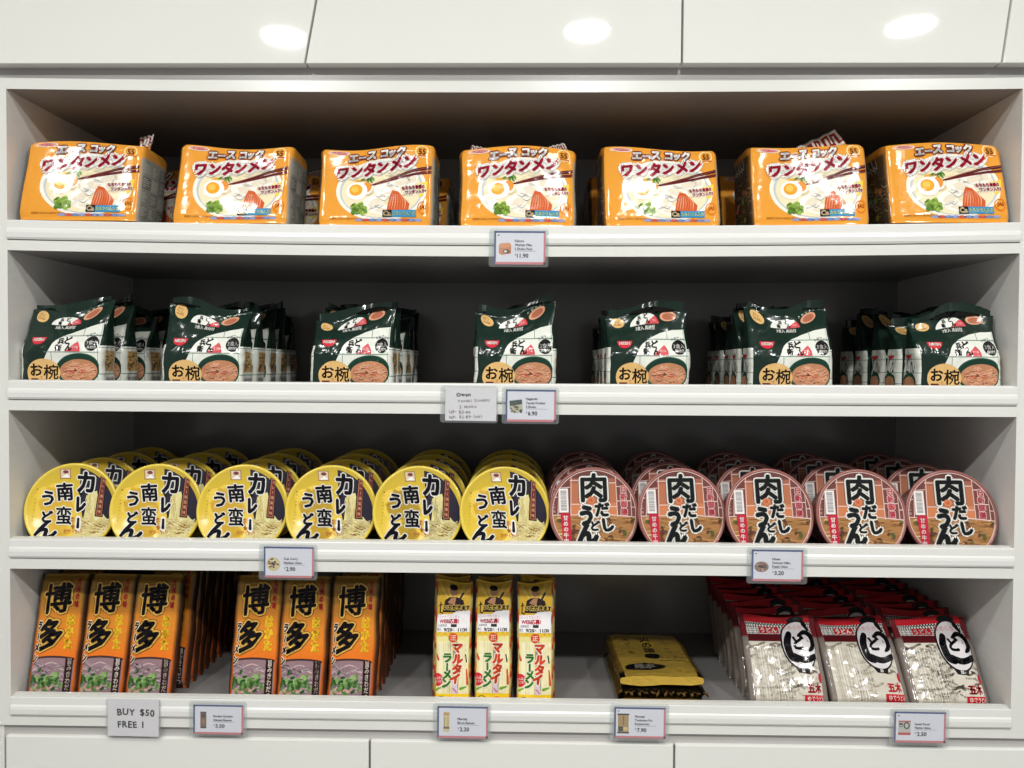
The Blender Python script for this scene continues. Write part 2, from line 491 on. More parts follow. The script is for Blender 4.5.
# cabinets above: doors with slanted seams
def seam(px0, px1):
    """seam through pixel px0 at the door foot and px1 at the top of the picture -> x(z)"""
    a, c = at(px0, 67, -.012), at(px1, 0, -.012)
    return lambda z: a.x + (c.x - a.x) * (z - a.z) / (c.z - a.z)
DZ0 = EYE + ZT['doorbot']; DZ1 = CEIL - .06
seams = [None, seam(305, 317), seam(681.5, 682.3), seam(1000, 1010), None]
labs = ['glossy white cabinet door above, cut off at the left edge', 'wide glossy white cabinet door above the left half of the shelves',
        'glossy white cabinet door above the right half of the shelves', 'sliver of glossy white cabinet door at the top right corner']
for k in range(4):
    lo = seams[k] or (lambda z: -1.35); hi = seams[k + 1] or (lambda z: 1.35)
    gp = .0017
    zb0, zb1 = DZ0, DZ1
    t = thing('wall_cabinet', ((lo(zb0) + hi(zb0)) / 2, 0, zb0)); ox = t.location.x
    tag(t, labs[k], 'cabinet', 'cabinets above the shelves')
    def slab(name, y0, y1, e, mat, bev):
        b = MB()
        P = lambda z: (lo(z) + e - ox, hi(z) - e - ox)
        i = []
        for z in (zb0, zb1):
            for y in (y0, y1):
                for x in P(z): i.append(b.vert((x, y, z - zb0)))
        for q in ((0, 2, 3, 1), (4, 5, 7, 6), (0, 1, 5, 4), (2, 6, 7, 3), (0, 4, 6, 2), (1, 3, 7, 5)):
            b.face([i[j] for j in q], (1, 1, 1, 1), 0, False)
        return b.build(name, mat, t, bev)
    slab('body', .004, .40, .0001, M['recess'], 0)
    slab('door', -.016, .0035, gp, M['door'], .001)
# cabinets below
xs = [at(4.6, 740, 0).x, at(369.5, 745, 0).x, at(674.5, 748, 0).x, 1.0]
labs = ['glossy white base cabinet under the sticks of orange noodle bags', 'glossy white base cabinet under the yellow stick noodles',
        'glossy white base cabinet under the gold packs and white udon bags']
for k in range(3):
    z1 = EYE + DOOR2
    t = thing('base_cabinet', ((xs[k] + xs[k + 1]) / 2, 0, 0)); w = (xs[k + 1] - xs[k]) / 2
    tag(t, labs[k], 'cabinet', 'cabinets below the shelves')
    b = MB(); b.box(-w, w, .02, .40, .0, z1 - .004); b.build('body', M['recess'], t)
    b = MB(); b.box(-w + .0015, w - .0015, 0, .0195, .08, z1); b.build('door', M['door'], t, .0018)
b = MB(); b.box(-HW - .03, HW + .2, .007, .39, EYE + DOOR2 - .003, EYE + LV[3][2] - .0005)
struct(b.build('trim_1', M['recess']))
struct(box_obj('trim_2', -HW - .35, xs[0] - .003, .004, .40, 0, EYE + LV[3][2] - .0005, M['white']))
struct(box_obj('trim_3', -HW - .35, -HW - .0325, .001, .40, EYE + LV[3][2], EYE + ZT['doorbot'], M['white']))

# ------------------------------------------------------------------ ceiling lamps
def lamp(x, y, mat, label, r=.075):
    t = thing('downlight', (x, y, CEIL)); tag(t, label, 'lamp', 'round ceiling downlights')
    b = MB(); b.lathe([(r + .017, 0), (r + .017, -.006), (r + .013, -.009), (r + .003, -.009), (r, -.004), (r, 0)], 40, 'z', rgb(235, 235, 235)); b.build('trim_ring', M['metal'], t)
    b = MB(); b.lathe([(r, -.003), (r * .5, -.0035), (.001, -.0035)], 40, 'z'); b.build('diffuser', mat, t)
NEAR_Y, FAR_Y = -1.05, -1.87
nm = ['first', 'second', 'third', 'fourth']
for i, (x, y) in enumerate([(-.91, -1.87), (.252, -1.82), (1.44, -1.78)]):
    lamp(x, y, M['lamp_far'], f'{nm[i]} from left of the far row of ceiling downlights', .077)
for i, x in enumerate([-1.15, -.4, .4, 1.15]):
    lamp(x, NEAR_Y, M['lamp'], f'{nm[i]} from left of the downlight row close to the shelves')

# ================================================================== products
WHITE = rgb(238, 238, 232); BLACK = rgb(22, 22, 24)
ORD = ['first', 'second', 'third', 'fourth', 'fifth', 'sixth', 'seventh', 'eighth', 'ninth', 'tenth', 'eleventh']

# ---------------------------------------------------------------- orange wonton noodle packs
WW, WD, WH = .189, .106, .131
def wantan_art():
    f = lambda x, y: ((x - 560) / 730 * WW, .005 + (605 - y) / 490 * .124)
    a = Art(f, 3)
    OR2 = rgb(226, 140, 30); CR = rgb(240, 228, 190)
    a.ell(600, 392, 285, 205, rgb(245, 240, 225), 0, n=40)                       # plate and bowl
    a.ell(600, 392, 262, 188, rgb(196, 204, 208), 1, n=40)
    a.ell(600, 398, 248, 176, CR, 2, n=40)
    for k in range(46):                                                           # noodles in the soup
        x = a.r.uniform(420, 800); y = a.r.uniform(290, 540)
        if ((x - 600) / 235) ** 2 + ((y - 398) / 165) ** 2 > .8: continue
        c = mix(rgb(236, 214, 150), rgb(250, 244, 226), a.r.random())
        a.curve([(x - 32, y + a.r.uniform(-12, 12)), (x, y + a.r.uniform(-12, 12)), (x + 32, y + a.r.uniform(-12, 12))], 7, c, 3, n=3)
    for (x, y, rx, ry, ro) in ((560, 470, 80, 44, -20), (640, 400, 85, 50, 15), (720, 345, 90, 34, -12), (600, 525, 75, 32, 5), (785, 330, 40, 50, 20)):
        a.ell(x, y, rx, ry, rgb(247, 243, 232), 4, ro, 18, jag=.12)
        a.ell(x + 8, y + 6, rx * .6, ry * .5, rgb(232, 222, 200), 5, ro, 14, jag=.2)
    for (x, y) in ((560, 430), (590, 455), (640, 440), (560, 500)):
        a.curve([(x, y), (x + 30, y + 14), (x + 55, y - 4)], [2, 6, 2], rgb(160, 165, 160), 6, n=4)
    a.ell(505, 372, 44, 50, rgb(248, 244, 236), 5, 0); a.ell(510, 372, 28, 36, rgb(232, 150, 60), 6, 0)   # eggs
    a.ell(446, 398, 66, 60, rgb(252, 250, 244), 7, 0, 26); a.ell(440, 392, 42, 39, rgb(240, 166, 40), 8, 0, 22); a.ell(434, 388, 24, 22, rgb(248, 196, 90), 9, 0, 16)
    for k in range(34):                                                           # spring onion
        x = 462 + a.r.gauss(0, 28); y = 518 + a.r.gauss(0, 17)
        a.ell(x, y, 15, 12, mix(rgb(60, 110, 25), rgb(170, 205, 90), a.r.random()), 6 + k % 3, a.r.uniform(0, 180), 9)
    for k in range(9):
        a.ell(520 + a.r.gauss(0, 18), 326 + a.r.gauss(0, 7), 14, 7, mix(rgb(50, 110, 40), rgb(120, 170, 70), a.r.random()), 7, a.r.uniform(0, 180), 8)
    for k in range(6):
        a.ell(440 + k * 16, 330 - k, 14, 11, rgb(240, 190, 90), 5, 0, 8)
    a.poly([(636, 528), (652, 440), (668, 402), (704, 410), (742, 450), (776, 490), (770, 528)], rgb(206, 92, 44), 6)   # roast pork
    for k in range(7):
        a.curve([(650 + k * 16, 520), (660 + k * 15, 470), (672 + k * 8, 428)], [3, 8, 3], mix(rgb(226, 120, 70), rgb(240, 190, 160), a.r.random()), 7, n=3)
    a.curve([(540, 362), (700, 312), (800, 280), (925, 256)], [9, 15, 18, 20], rgb(84, 22, 28), 9)                   # chopsticks
    a.curve([(560, 360), (720, 322), (820, 300), (925, 284)], [8, 13, 15, 17], rgb(112, 34, 36), 10)
    a.curve([(560, 354), (720, 304), (920, 252)], 3, rgb(170, 90, 80), 11)
    OUT = ((8, rgb(122, 40, 34)),)
    for ch, x, y, sz in (('エ', 415, 172, 62), ('ー', 472, 170, 50), ('ス', 530, 160, 66), ('コ', 610, 158, 58), ('ッ', 660, 162, 52), ('ク', 716, 152, 62)):
        a.text(ch, x, y, sz, WHITE, 10, rot=-4, bold=4, shear=.12, out=OUT)
    OUT = ((19, rgb(190, 180, 170)), (16, rgb(246, 246, 242)))
    for ch, x, y, sz in (('ワ', 352, 276, 84), ('ン', 440, 266, 82), ('タ', 520, 256, 92), ('ン', 604, 246, 82), ('メ', 688, 234, 90), ('ン', 772, 222, 84)):
        a.text(ch, x, y, sz, rgb(184, 32, 62), 11, rot=-9, bold=6, shear=.15, out=OUT)
    a.ell(322, 134, 66, 15, WHITE, 3, 2); a.ell(322, 134, 56, 11, rgb(196, 40, 44), 4, 2); a.text('ACECOOK', 322, 134, 18, WHITE, 5, sx=1.2)
    a.ell(262, 134, 22, 14, rgb(244, 190, 130), 3)
    a.ring(848, 156, 42, 36, 9, rgb(250, 226, 160), 3); a.text('55', 848, 158, 50, rgb(150, 84, 30), 4, bold=2)
    a.stroke([(812, 186), (884, 186)], 6, rgb(190, 60, 40), 5)
    a.poly([(800, 372), (896, 346), (886, 420), (846, 448)], rgb(246, 214, 70), 5)
    for st, x, y in (('もちもち食感の', 800, 386), ('ワンタン入り!!', 816, 414)):
        a.text(st, x, y, 27, rgb(190, 36, 50), 7, rot=-5, bold=1.5, sx=.78, out=((4, WHITE),))
    a.ring(866, 512, 38, 36, 6, rgb(222, 112, 30), 3); a.text('JAS', 866, 512, 34, rgb(214, 96, 30), 4, bold=1); a.stroke([(846, 552), (886, 552)], 3, OR2, 3)
    a.rect(664, 528, 818, 572, rgb(62, 142, 186), 8); a.rect(612, 528, 668, 572, BLACK, 9)
    a.text('Ca', 640, 550, 42, rgb(246, 222, 170), 10, bold=2); a.text('カルシウム入り', 742, 550, 26, rgb(226, 232, 110), 10, sx=.8, bold=1)
    a.text('調理例 お好みの具材を加えて', 385, 582, 15, rgb(140, 80, 20), 3)
    for k in range(10):
        a.ell(470 + k * 40, 590, 28, 9, (rgb(150, 160, 200), rgb(200, 90, 80), rgb(120, 140, 190))[k % 3], 3, 0, 10)
    return a
def wantan_side():
    f = lambda x, y: ((x - .5) * WD, (1 - y) * WH); a = Art(f, 5)
    for k in range(3):
        for j in range(4):
            c = mix(rgb(120, 122, 114), rgb(182, 180, 168), a.r.random())
            a.rect(.08 + k * .29, .2 + j * .19, .08 + k * .29 + .26, .2 + j * .19 + .165, c, 0)
            for q in range(5):
                y = .225 + j * .19 + q * .026
                a.rect(.1 + k * .29, y, .1 + k * .29 + a.r.uniform(.08, .22), y + .009, rgb(205, 205, 196), 1)
    return a
def wantan_side_photo():
    f = lambda x, y: ((x - .5) * WD, (1 - y) * WH); a = Art(f, 6)
    for k in range(60):
        x, y = a.r.uniform(.05, .95), a.r.uniform(.35, .95)
        a.curve([(x - .08, y), (x, y + a.r.uniform(-.04, .04)), (x + .08, y)], .014, mix(rgb(70, 54, 30), rgb(130, 112, 76), a.r.random()), 0, n=3)
    for k in range(8): a.ell(a.r.uniform(.1, .9), a.r.uniform(.5, .9), .06, .04, mix(rgb(70, 100, 40), rgb(190, 80, 60), a.r.random()), 1)
    for k in range(4): a.curve([(.25 + k * .15, .3), (.2 + k * .15, .22), (.32 + k * .15, .26), (.26 + k * .15, .12)], .018, rgb(150, 146, 140), 1)
    return a
def flap_mesh(w, h, cols, mats, parent, name, seed, tilt=(0, 0, 0), loc=(0, 0, 0), pattern=True):
    """crumpled end seal of a film wrapper standing up from the pack"""
    b = MB(); rr = random.Random(seed); nx, ny = 22, 12
    o = Vector((seed * 2.3, seed, 0)); idx = []
    for j in range(ny + 1):
        row = []
        for i in range(nx + 1):
            u, v = i / nx - .5, j / ny
            x = u * w * (1 - .15 * v); z = v * h
            y = .004 * math.sin(u * 22 + seed) * (1 - .4 * v) + noise.noise(Vector((x * 60, z * 60, 0)) + o) * .004
            row.append(b.vert((x, y, z)))
        idx.append(row)
    for j in range(ny):
        for i in range(nx):
            v = (j + .5) / ny
            c = cols[0]
            if pattern and v > .38:
                c = WHITE
                p = i % 4; q = j % 8
                if (j in (6,) and p < 2) or (j == 10 and p >= 2) or (p in (0, 2) and 5 < j < 11): c = rgb(140, 30, 40)
            b.face((idx[j][i], idx[j][i + 1], idx[j + 1][i + 1], idx[j + 1][i]), c, 0)
    o = b.build(name, mats, parent, normals=False)
    s_ = o.modifiers.new('thickness', 'SOLIDIFY'); s_.thickness = .0006
    o.location = loc; o.rotation_euler = tilt
    return o
WART, WSIDE, WSIDE2 = wantan_art(), wantan_side(), wantan_side_photo()
def make_wantan(seed, flap):
    t = thing('wonton_noodle_pack')
    lean = .030 + .004 * (seed % 3)
    bag = Bag(WW, WD, WH,
              lambda q: .992 - .03 * sm(.93, 1.0, q) ** 2 - .015 * sm(.06, 0, q) + .007 * math.sin(q * 3.1 + seed),
              lambda q: .98 - .12 * sm(.93, 1.0, q) ** 2 - .05 * sm(.1, 0, q),
              lambda q, x: lean * q + .004 * math.sin(x * 30 + seed) * q, n=11, wr=(.0026, 13), wr2=(.0003, 50), seed=seed,
              ZT=lambda x, q: q * .004 * math.sin(x * 26 + seed * 2))
    b = MB()
    ORG = rgb(232, 158, 58); OB = rgb(222, 148, 56)
    top = mix(ORG, rgb(230, 190, 120), .2)
    cols = dict(front=ORG, back=OB, right=lambda q, t_: rgb(158, 158, 148) if t_ < .86 and abs(q) < .94 else ORG,
                left=lambda q, t_: rgb(60, 46, 30) if t_ < .88 and abs(q) < .97 else rgb(150, 96, 30), top=top, bottom=OB)
    bag.base(b, .0055, cols)
    bag.art(b, 'front', WART, .0055); bag.art(b, 'right', WSIDE, .0055); bag.art(b, 'left', WSIDE2, .0055)
    b.build('wrapper', M['film'], t)
    y = lean
    if flap == 1:
        flap_mesh(.05, .036, (rgb(200, 120, 40),), M['film'], t, 'end_seal', seed, (R(-14), 0, R(-38)), (.068, y - .002, WH - .008))
    elif flap == 2:
        flap_mesh(.085, .05, (ORG,), M['film'], t, 'end_seal', seed, (R(-12), R(-24), R(-8)), (.052, y + .004, WH - .016))
    elif flap == 3:
        flap_mesh(.032, .024, (ORG,), M['film'], t, 'end_seal', seed, (R(-8), R(-18), R(10)), (.072, y - .01, WH - .006))
        flap_mesh(.03, .018, (ORG,), M['film'], t, 'end_seal', seed + 3, (R(-8), R(14), R(-10)), (-.07, y - .01, WH - .004))
    else:
        flap_mesh(.04, .012, (rgb(110, 50, 50),), M['film'], t, 'end_seal', seed, (R(-20), 0, R(-20)), (.066, y + .012, WH - .004), False)
    return t
wpx = [(74, 'leaning against the left side wall, right side showing'), (227, 'second from the left side wall'), (372.5, 'third from the left side wall'),
       (517, 'in the middle above the price card'), (663.5, 'third from the right side wall'),
       (814, 'with a big red and white seal flap sticking up'), (955.5, 'nearest the right side wall')]
flaps = [1, 0, 0, 3, 0, 2, 0]
wrz = [2.5, 0, 1, 0, 0, -1, -1.5]
wp = []
for i, (px, lab) in enumerate(wpx):
    o = make_wantan(i + 1, flaps[i])
    x = keep(at(px, 215, .008).x, WW / 2 + .0015)
    o.location = (x, .008 + WD / 2 + .002 * (i % 3), floor_at(0, x)); o.rotation_euler.z = R(wrz[i]); settle(o, 0)
    tag(o, 'orange wonton noodle five-pack ' + lab, 'noodle pack', 'orange wonton noodle packs on the top shelf'); wp.append(o)
for i in range(7):
    if i in (3,): continue
    o = dup(wp[(i + 2) % 7 if (i + 2) % 7 not in (0, 5) else 2]); x = keep(wp[i].location.x + (.006 if i < 3 else -.006) * (1 + (i == 0)), WW / 2 + .004)
    o.location = (x, .008 + WD * 1.5 + .085 + .01 * (i == 0), floor_at(0, x)); o.rotation_euler.z = R((-2, 2, -1, 0, 1, 2, -2)[i]); settle(o, 0)
    tag(o, f'orange wonton pack hidden in shadow behind the {ORD[i]} front pack from left', 'noodle pack', 'orange wonton noodle packs on the top shelf')

# ---------------------------------------------------------------- green pouches
GW, GD, GH = .133, .060, .129
GREEN = rgb(24, 44, 36); PALE = rgb(226, 230, 220); TILE = rgb(96, 124, 108); TAN = rgb(222, 182, 118)
def donbei_fan(a, x, y, w, h, L, white=True):
    """fan with brush lettering"""
    if white: a.ell(x, y, w / 2, h, rgb(232, 234, 226), L, 0, 26, 180, 360)
    a.ell(x, y, w / 2, h, rgb(196, 50, 60), L + 1, 0, 10, 318, 360); a.poly([(x, y), (x + w * .37, y - h * .67), (x + w * .5, y)], rgb(214, 90, 96), L + 1)
    a.text('ど', x + w * .06, y - h * .72, h * .52, BLACK, L + 2, bold=h * .03, rot=4); a.text('ん', x + w * .12, y - h * .26, h * .5, BLACK, L + 2, bold=h * .03)
    a.text('兵', x - w * .17, y - h * .66, h * .42, BLACK, L + 2, bold=h * .022, rot=-6); a.text('衛', x - w * .22, y - h * .24, h * .44, BLACK, L + 2, bold=h * .018)
    a.text('きつね', x + w * .33, y - h * .28, h * .2, WHITE, L + 3, sx=.7)
def donbei_art():
    f = lambda x, y: ((x - 560) / 575 * GW, .012 + (735 - y) / 575 * .133)
    a = Art(f, 11)
    a.poly([(440, 800), (452, 570), (485, 500), (520, 445), (570, 405), (650, 376), (740, 356), (852, 346), (852, 800)], PALE, 0)
    for y in (410, 522, 612): a.rect(450 if y > 500 else 560, y - 2.5, 852, y + 2.5, TILE, 1)
    for x, y0, y1 in ((700, 356, 410), (620, 410, 522), (835, 350, 800), (500, 522, 612)): a.rect(x - 2, y0, x + 2, y1, TILE, 1)
    a.ell(690, 640, 162, 112, rgb(36, 78, 60), 2, -3, 40); a.ell(690, 632, 150, 95, rgb(24, 56, 44), 3, -3, 40)     # bowl
    a.ell(693, 654, 138, 84, rgb(190, 134, 98), 4, -2, 40)
    for k in range(70):
        t = a.r.uniform(0, 6.28); q = math.sqrt(a.r.random()) * .85; x, y = 693 + 128 * q * math.cos(t), 654 + 74 * q * math.sin(t)
        c = mix(rgb(232, 180, 150), rgb(214, 148, 110), a.r.random())
        if k % 6 == 0: c = rgb(112, 62, 44)
        if k % 11 == 0: c = rgb(196, 84, 70)
        a.curve([(x - 18, y + a.r.uniform(-9, 9)), (x, y + a.r.uniform(-8, 8)), (x + 18, y + a.r.uniform(-9, 9))], 7, c, 5 + k % 2, n=3)
    a.ell(446, 668, 116, 100, TAN, 7, 0, 34)
    a.text('お', 398, 645, 96, rgb(40, 28, 20), 8, bold=3); a.text('椀', 498, 660, 108, rgb(40, 28, 20), 8, bold=2); a.text('で', 432, 700, 26, rgb(170, 60, 40), 8)
    a.ell(384, 704, 28, 30, rgb(100, 34, 26), 8, 0, 14, 0, 180); a.text('和風カップ', 470, 722, 24, rgb(190, 90, 70), 8)
    donbei_fan(a, 594, 518, 216, 106, 2)
    a.ell(780, 463, 54, 50, BLACK, 2, 0, 28); a.text('3食入', 780, 455, 35, WHITE, 3, bold=.4); a.text('具材付', 780, 488, 24, WHITE, 3)
    for k, ch in enumerate('お椀サイズ'): a.text(ch, 735 + k * 22, 410 - 9 * (1 - abs(k - 2) / 2), 21, BLACK, 2, rot=(k - 2) * 14)
    a.ell(394, 420, 54, 50, rgb(206, 46, 60), 1, 0, 18, 0, 180); a.text('NISSIN', 394, 436, 27, WHITE, 2, bold=1.5)
    a.ell(352, 280, 54, 36, TAN, 1, 22, 24); a.text('だし', 352, 276, 32, rgb(110, 66, 30), 2, rot=18); a.stroke([(322, 290), (380, 302)], 4, rgb(140, 90, 50), 2)
    donbei_fan(a, 545, 328, 206, 62, 1); a.text('3食入 具材付', 548, 346, 24, WHITE, 1, bold=1.2)
    a.ell(716, 282, 60, 28, rgb(214, 160, 128), 1, -13, 24); a.ell(718, 284, 44, 19, rgb(176, 106, 80), 2, -13, 18)
    for k, ch in enumerate('お椀サイズ'): a.text(ch, 652 + k * 28, 262 - 6 * k + abs(k - 2), 18, rgb(200, 214, 190), 1, rot=-14)
    return a
def donbei_side():
    f = lambda x, y: ((x - .5) * GD, (1 - y) * GH); a = Art(f, 12)
    a.rect(0, .44, 1, 1.02, PALE, 0)
    a.rect(.2, .5, .8, .76, rgb(196, 160, 104), 1)
    for k in range(46): a.rect((x := a.r.uniform(.22, .7)), (y := a.r.uniform(.51, .74)), x + a.r.uniform(.02, .08), y + .012, rgb(70, 50, 30), 2)
    a.rect(0, .79, 1, .8, TILE, 1); a.rect(0, .46, 1, .467, TILE, 1)
    a.rect(.24, .83, .8, .95, rgb(200, 200, 196), 1)
    for k in range(12): a.rect(.28 + k * .04, .84, .28 + k * .04 + a.r.uniform(.01, .026), .93, rgb(90, 92, 92), 2)
    return a
def donbei_left():
    f = lambda x, y: ((x - .5) * GD, (1 - y) * GH); a = Art(f, 13)
    a.rect(0, .42, 1, 1.02, PALE, 0)
    for y in (.55, .72, .86): a.rect(0, y, 1, y + .007, TILE, 1)
    a.ell(.42, .5, .2, .05, rgb(206, 46, 60), 2, 0, 14, 0, 180); a.text('どん', .5, .6, .3, BLACK, 2, sx=.9, shear=.2)
    a.ell(.45, .86, .36, .14, rgb(36, 78, 60), 2); a.ell(.45, .87, .3, .1, rgb(190, 134, 98), 3)
    return a
GART, GSIDE, GLEFT = donbei_art(), donbei_side(), donbei_left()
def make_donbei(seed):
    t = thing('udon_pouch'); rr = random.Random(seed)
    e0, e1 = rr.uniform(-.012, .014), rr.uniform(-.005, .02); ph = rr.uniform(0, 6)
    bag = Bag(GW, GD, GH,
              lambda q: .96 + .02 * sm(.9, .2, q) + .03 * sm(.7, 1, q),
              lambda q: max(.02, .97 - .95 * min(1, max(0, (q - .48) / .5)) ** 1.25 - .06 * sm(.06, 0, q)),
              lambda q, x: .012 * sm(.45, 1, q) + .007 * sm(.8, 1, q) * math.sin(x * 60 + ph), n=8, wr=(.004, 20), wr2=(.0012, 60), seed=seed,
              ZT=lambda x, q: sm(.62, 1, q) * (e0 * x / GW * 1.6 + e1 * .4 + .007 * math.sin(x * 48 + ph)))
    b = MB(); DK = rgb(18, 34, 28)
    bag.base(b, .0048, dict(front=GREEN, back=GREEN, left=GREEN, right=GREEN, top=DK, bottom=DK))
    bag.art(b, 'front', GART, .0048); bag.art(b, 'right', GSIDE, .0048); bag.art(b, 'left', GLEFT, .0048)
    b.build('pouch', M['pouch'], t)
    b = MB(); n = 26      # crimped top seal
    lo, hi = [], []
    for i in range(n + 1):
        q = -1 + 2 * i / n; p = bag.p('front', q, .995); x = p.x
        yy = (bag.p('front', q, .995).y + bag.p('back', -q, .995).y) / 2
        k = .0012 * (1 if i % 2 else -1)
        lo.append((x, yy + k * .4, p.z - .002)); hi.append((x, yy + k + .003 * math.sin(q * 5 + ph), p.z + .011 + .004 * math.sin(q * 3 + seed)))
    for dy, flip in ((-.0007, 0), (.0007, 1)):
        L_ = [b.vert((x, y + dy, z)) for x, y, z in lo]; H_ = [b.vert((x, y + dy, z)) for x, y, z in hi]
        for i in range(n): b.face((L_[i], L_[i + 1], H_[i + 1], H_[i])[::-1 if flip else 1], GREEN, 0)
    b.build('top_seal', M['pouch'], t, normals=False)
    return t
gprot = [make_donbei(20 + k) for k in range(7)]
gcol = [(62, 'beside the left side wall'), (203, 'second from the left side wall'), (352, 'third from the left side wall'), (515, 'in the middle above its price card'),
        (648, 'third from the right side wall'), (791, 'second from the right side wall'), (957, 'nearest the right side wall')]
nrow = [5, 5, 5, 3, 4, 5, 5]; grz = [2.5, 2, 1, 0, -1, -2, -2]
for c, (px, lab) in enumerate(gcol):
    x0 = keep(at(px, 345, .035).x, GW / 2 - .001)
    for r in range(nrow[c]):
        o = gprot[c] if r == 0 else dup(gprot[(c + r * 3) % 7])
        rr = random.Random(c * 10 + r)
        j = 0 if r == 0 else rr.uniform(-.004, .004)
        if r: x0 = keep(x0, GW / 2 + .003)
        o.location = (x0 + j + (.003 * r if c == 0 else 0), (.020 if c in (0, 6) else .025) + GD / 2 + r * (GD + (.006 if nrow[c] < 6 else .0045)), floor_at(1, x0)); o.rotation_euler.z = R(grz[c] if r == 0 else rr.uniform(-1.5, 1.5)); settle(o, 1)
        if r == 0: l = 'front green and white udon pouch ' + lab
        else: l = f'dark green udon pouch, {ORD[r]} behind the front pouch of the {ORD[c]} column from left'
        tag(o, l, 'noodle pouch', 'green udon pouches on the second shelf')

# ---------------------------------------------------------------- noodle bowls lying on their side
LR, BD, FR = .0728, .078, .054
TILTB = math.atan((LR - FR) / BD)
def lid_base(a, cx, cy, r, col, rim): pass
def yellow_lid():
    f = lambda x, y: ((x - 385 - .12 * (480 - y)) / 360 * LR, (480 - y) / 360 * LR)
    a = Art(f, 21); cx, cy = 385, 480
    YEL = rgb(226, 195, 66)
    def arc(r, a0, a1, n=26): return [(cx + r * math.cos(R(a0 + (a1 - a0) * k / n)), cy + r * math.sin(R(a0 + (a1 - a0) * k / n))) for k in range(n + 1)]
    for k in range(12):    # lighter and darker yellow
        a.ell(250 + a.r.gauss(0, 70), 480 + a.r.gauss(0, 110), 90, 80, mix(YEL, rgb(244, 210, 96), .35), 0, n=14)
    NAVY = rgb(40, 35, 52)
    a.poly(arc(332, -76, 24) + [(600, 600), (470, 560), (455, 400)], NAVY, 1)
    NO = rgb(226, 214, 150)
    a.poly([(520, 360), (590, 345), (600, 420), (610, 500), (650, 560), (700, 600)] + arc(332, 20, 100, 16) + [(400, 680), (430, 610), (480, 560), (500, 470)], NO, 2)
    for k in range(60):
        x = a.r.uniform(500, 600); y = a.r.uniform(370, 560)
        a.curve([(x, y), (x + a.r.uniform(-8, 8), y + 30), (x + a.r.uniform(-12, 12), y + 60)], 6, mix(rgb(244, 238, 190), rgb(206, 188, 110), a.r.random()), 3, n=3)
    for k in range(150):
        x = a.r.uniform(430, 690); y = a.r.uniform(560, 790)
        if math.hypot(x - cx, y - cy) > 318: continue
        c = mix(rgb(246, 240, 196), rgb(200, 180, 100), a.r.random())
        if k % 7 == 0: c = rgb(150, 100, 40)
        a.curve([(x - 24, y + a.r.uniform(-16, 16)), (x, y + a.r.uniform(-10, 10)), (x + 24, y + a.r.uniform(-16, 16))], 7, c, 3 + k % 2, n=3)
    for k in range(20): a.ell(a.r.uniform(390, 450), a.r.uniform(560, 660), 14, 8, mix(rgb(170, 100, 50), rgb(220, 170, 90), a.r.random()), 3, a.r.uniform(0, 180), 8)
    O = ((8, WHITE),)
    K = rgb(24, 21, 32)
    a.text('カ', 508, 274, 196, K, 6, bold=8, rot=3, sx=.86, out=O)
    a.text('レ', 466, 452, 148, K, 6, bold=8, sx=.62, shear=.1, out=O)
    a.curve([(452, 356), (466, 372)], [16, 20], K, 6)
    a.stroke([(440, 562), (434, 640)], [40, 44], WHITE, 6); a.stroke([(440, 566), (434, 634)], [18, 24], K, 7)
    a.text('南', 342, 350, 150, K, 6, bold=5, rot=-3, sx=.92, out=O); a.text('蛮', 330, 540, 150, K, 6, bold=3.5, rot=2, sx=.86, out=O)
    a.text('う', 210, 402, 132, K, 6, bold=6, rot=6, out=O); a.text('ど', 204, 548, 100, K, 6, bold=6, out=O)
    a.text('ん', 188, 650, 168, K, 6, bold=8, sx=1.25, shear=.3, out=O)
    a.poly([(622, 226), (680, 232), (628, 556), (566, 548)], rgb(30, 22, 26), 8); a.poly([(630, 236), (671, 240), (621, 546), (576, 540)], rgb(180, 120, 80), 9)
    a.poly([(634, 242), (666, 245), (617, 540), (582, 536)], rgb(110, 44, 44), 10)
    a.vtext('カレー南蛮風味', 646, 266, 41, 27, rgb(226, 180, 130), 11, dx=-7.0, rot=8)
    a.rect(306, 164, 392, 246, rgb(160, 124, 70), 2); a.rect(313, 171, 385, 239, rgb(214, 196, 170), 3); a.ell(352, 190, 22, 14, rgb(120, 60, 60), 4); a.poly([(316, 236), (360, 205), (384, 236)], WHITE, 4)
    a.vtext('鰹だしのきいたうどん', 132, 330, 27, 15, rgb(130, 90, 30), 2, dx=-5)
    a.text('かやく入り', 398, 664, 38, rgb(190, 60, 60), 5, sx=.8); a.text('即席カップめん', 390, 740, 30, rgb(120, 80, 30), 5)
    return a
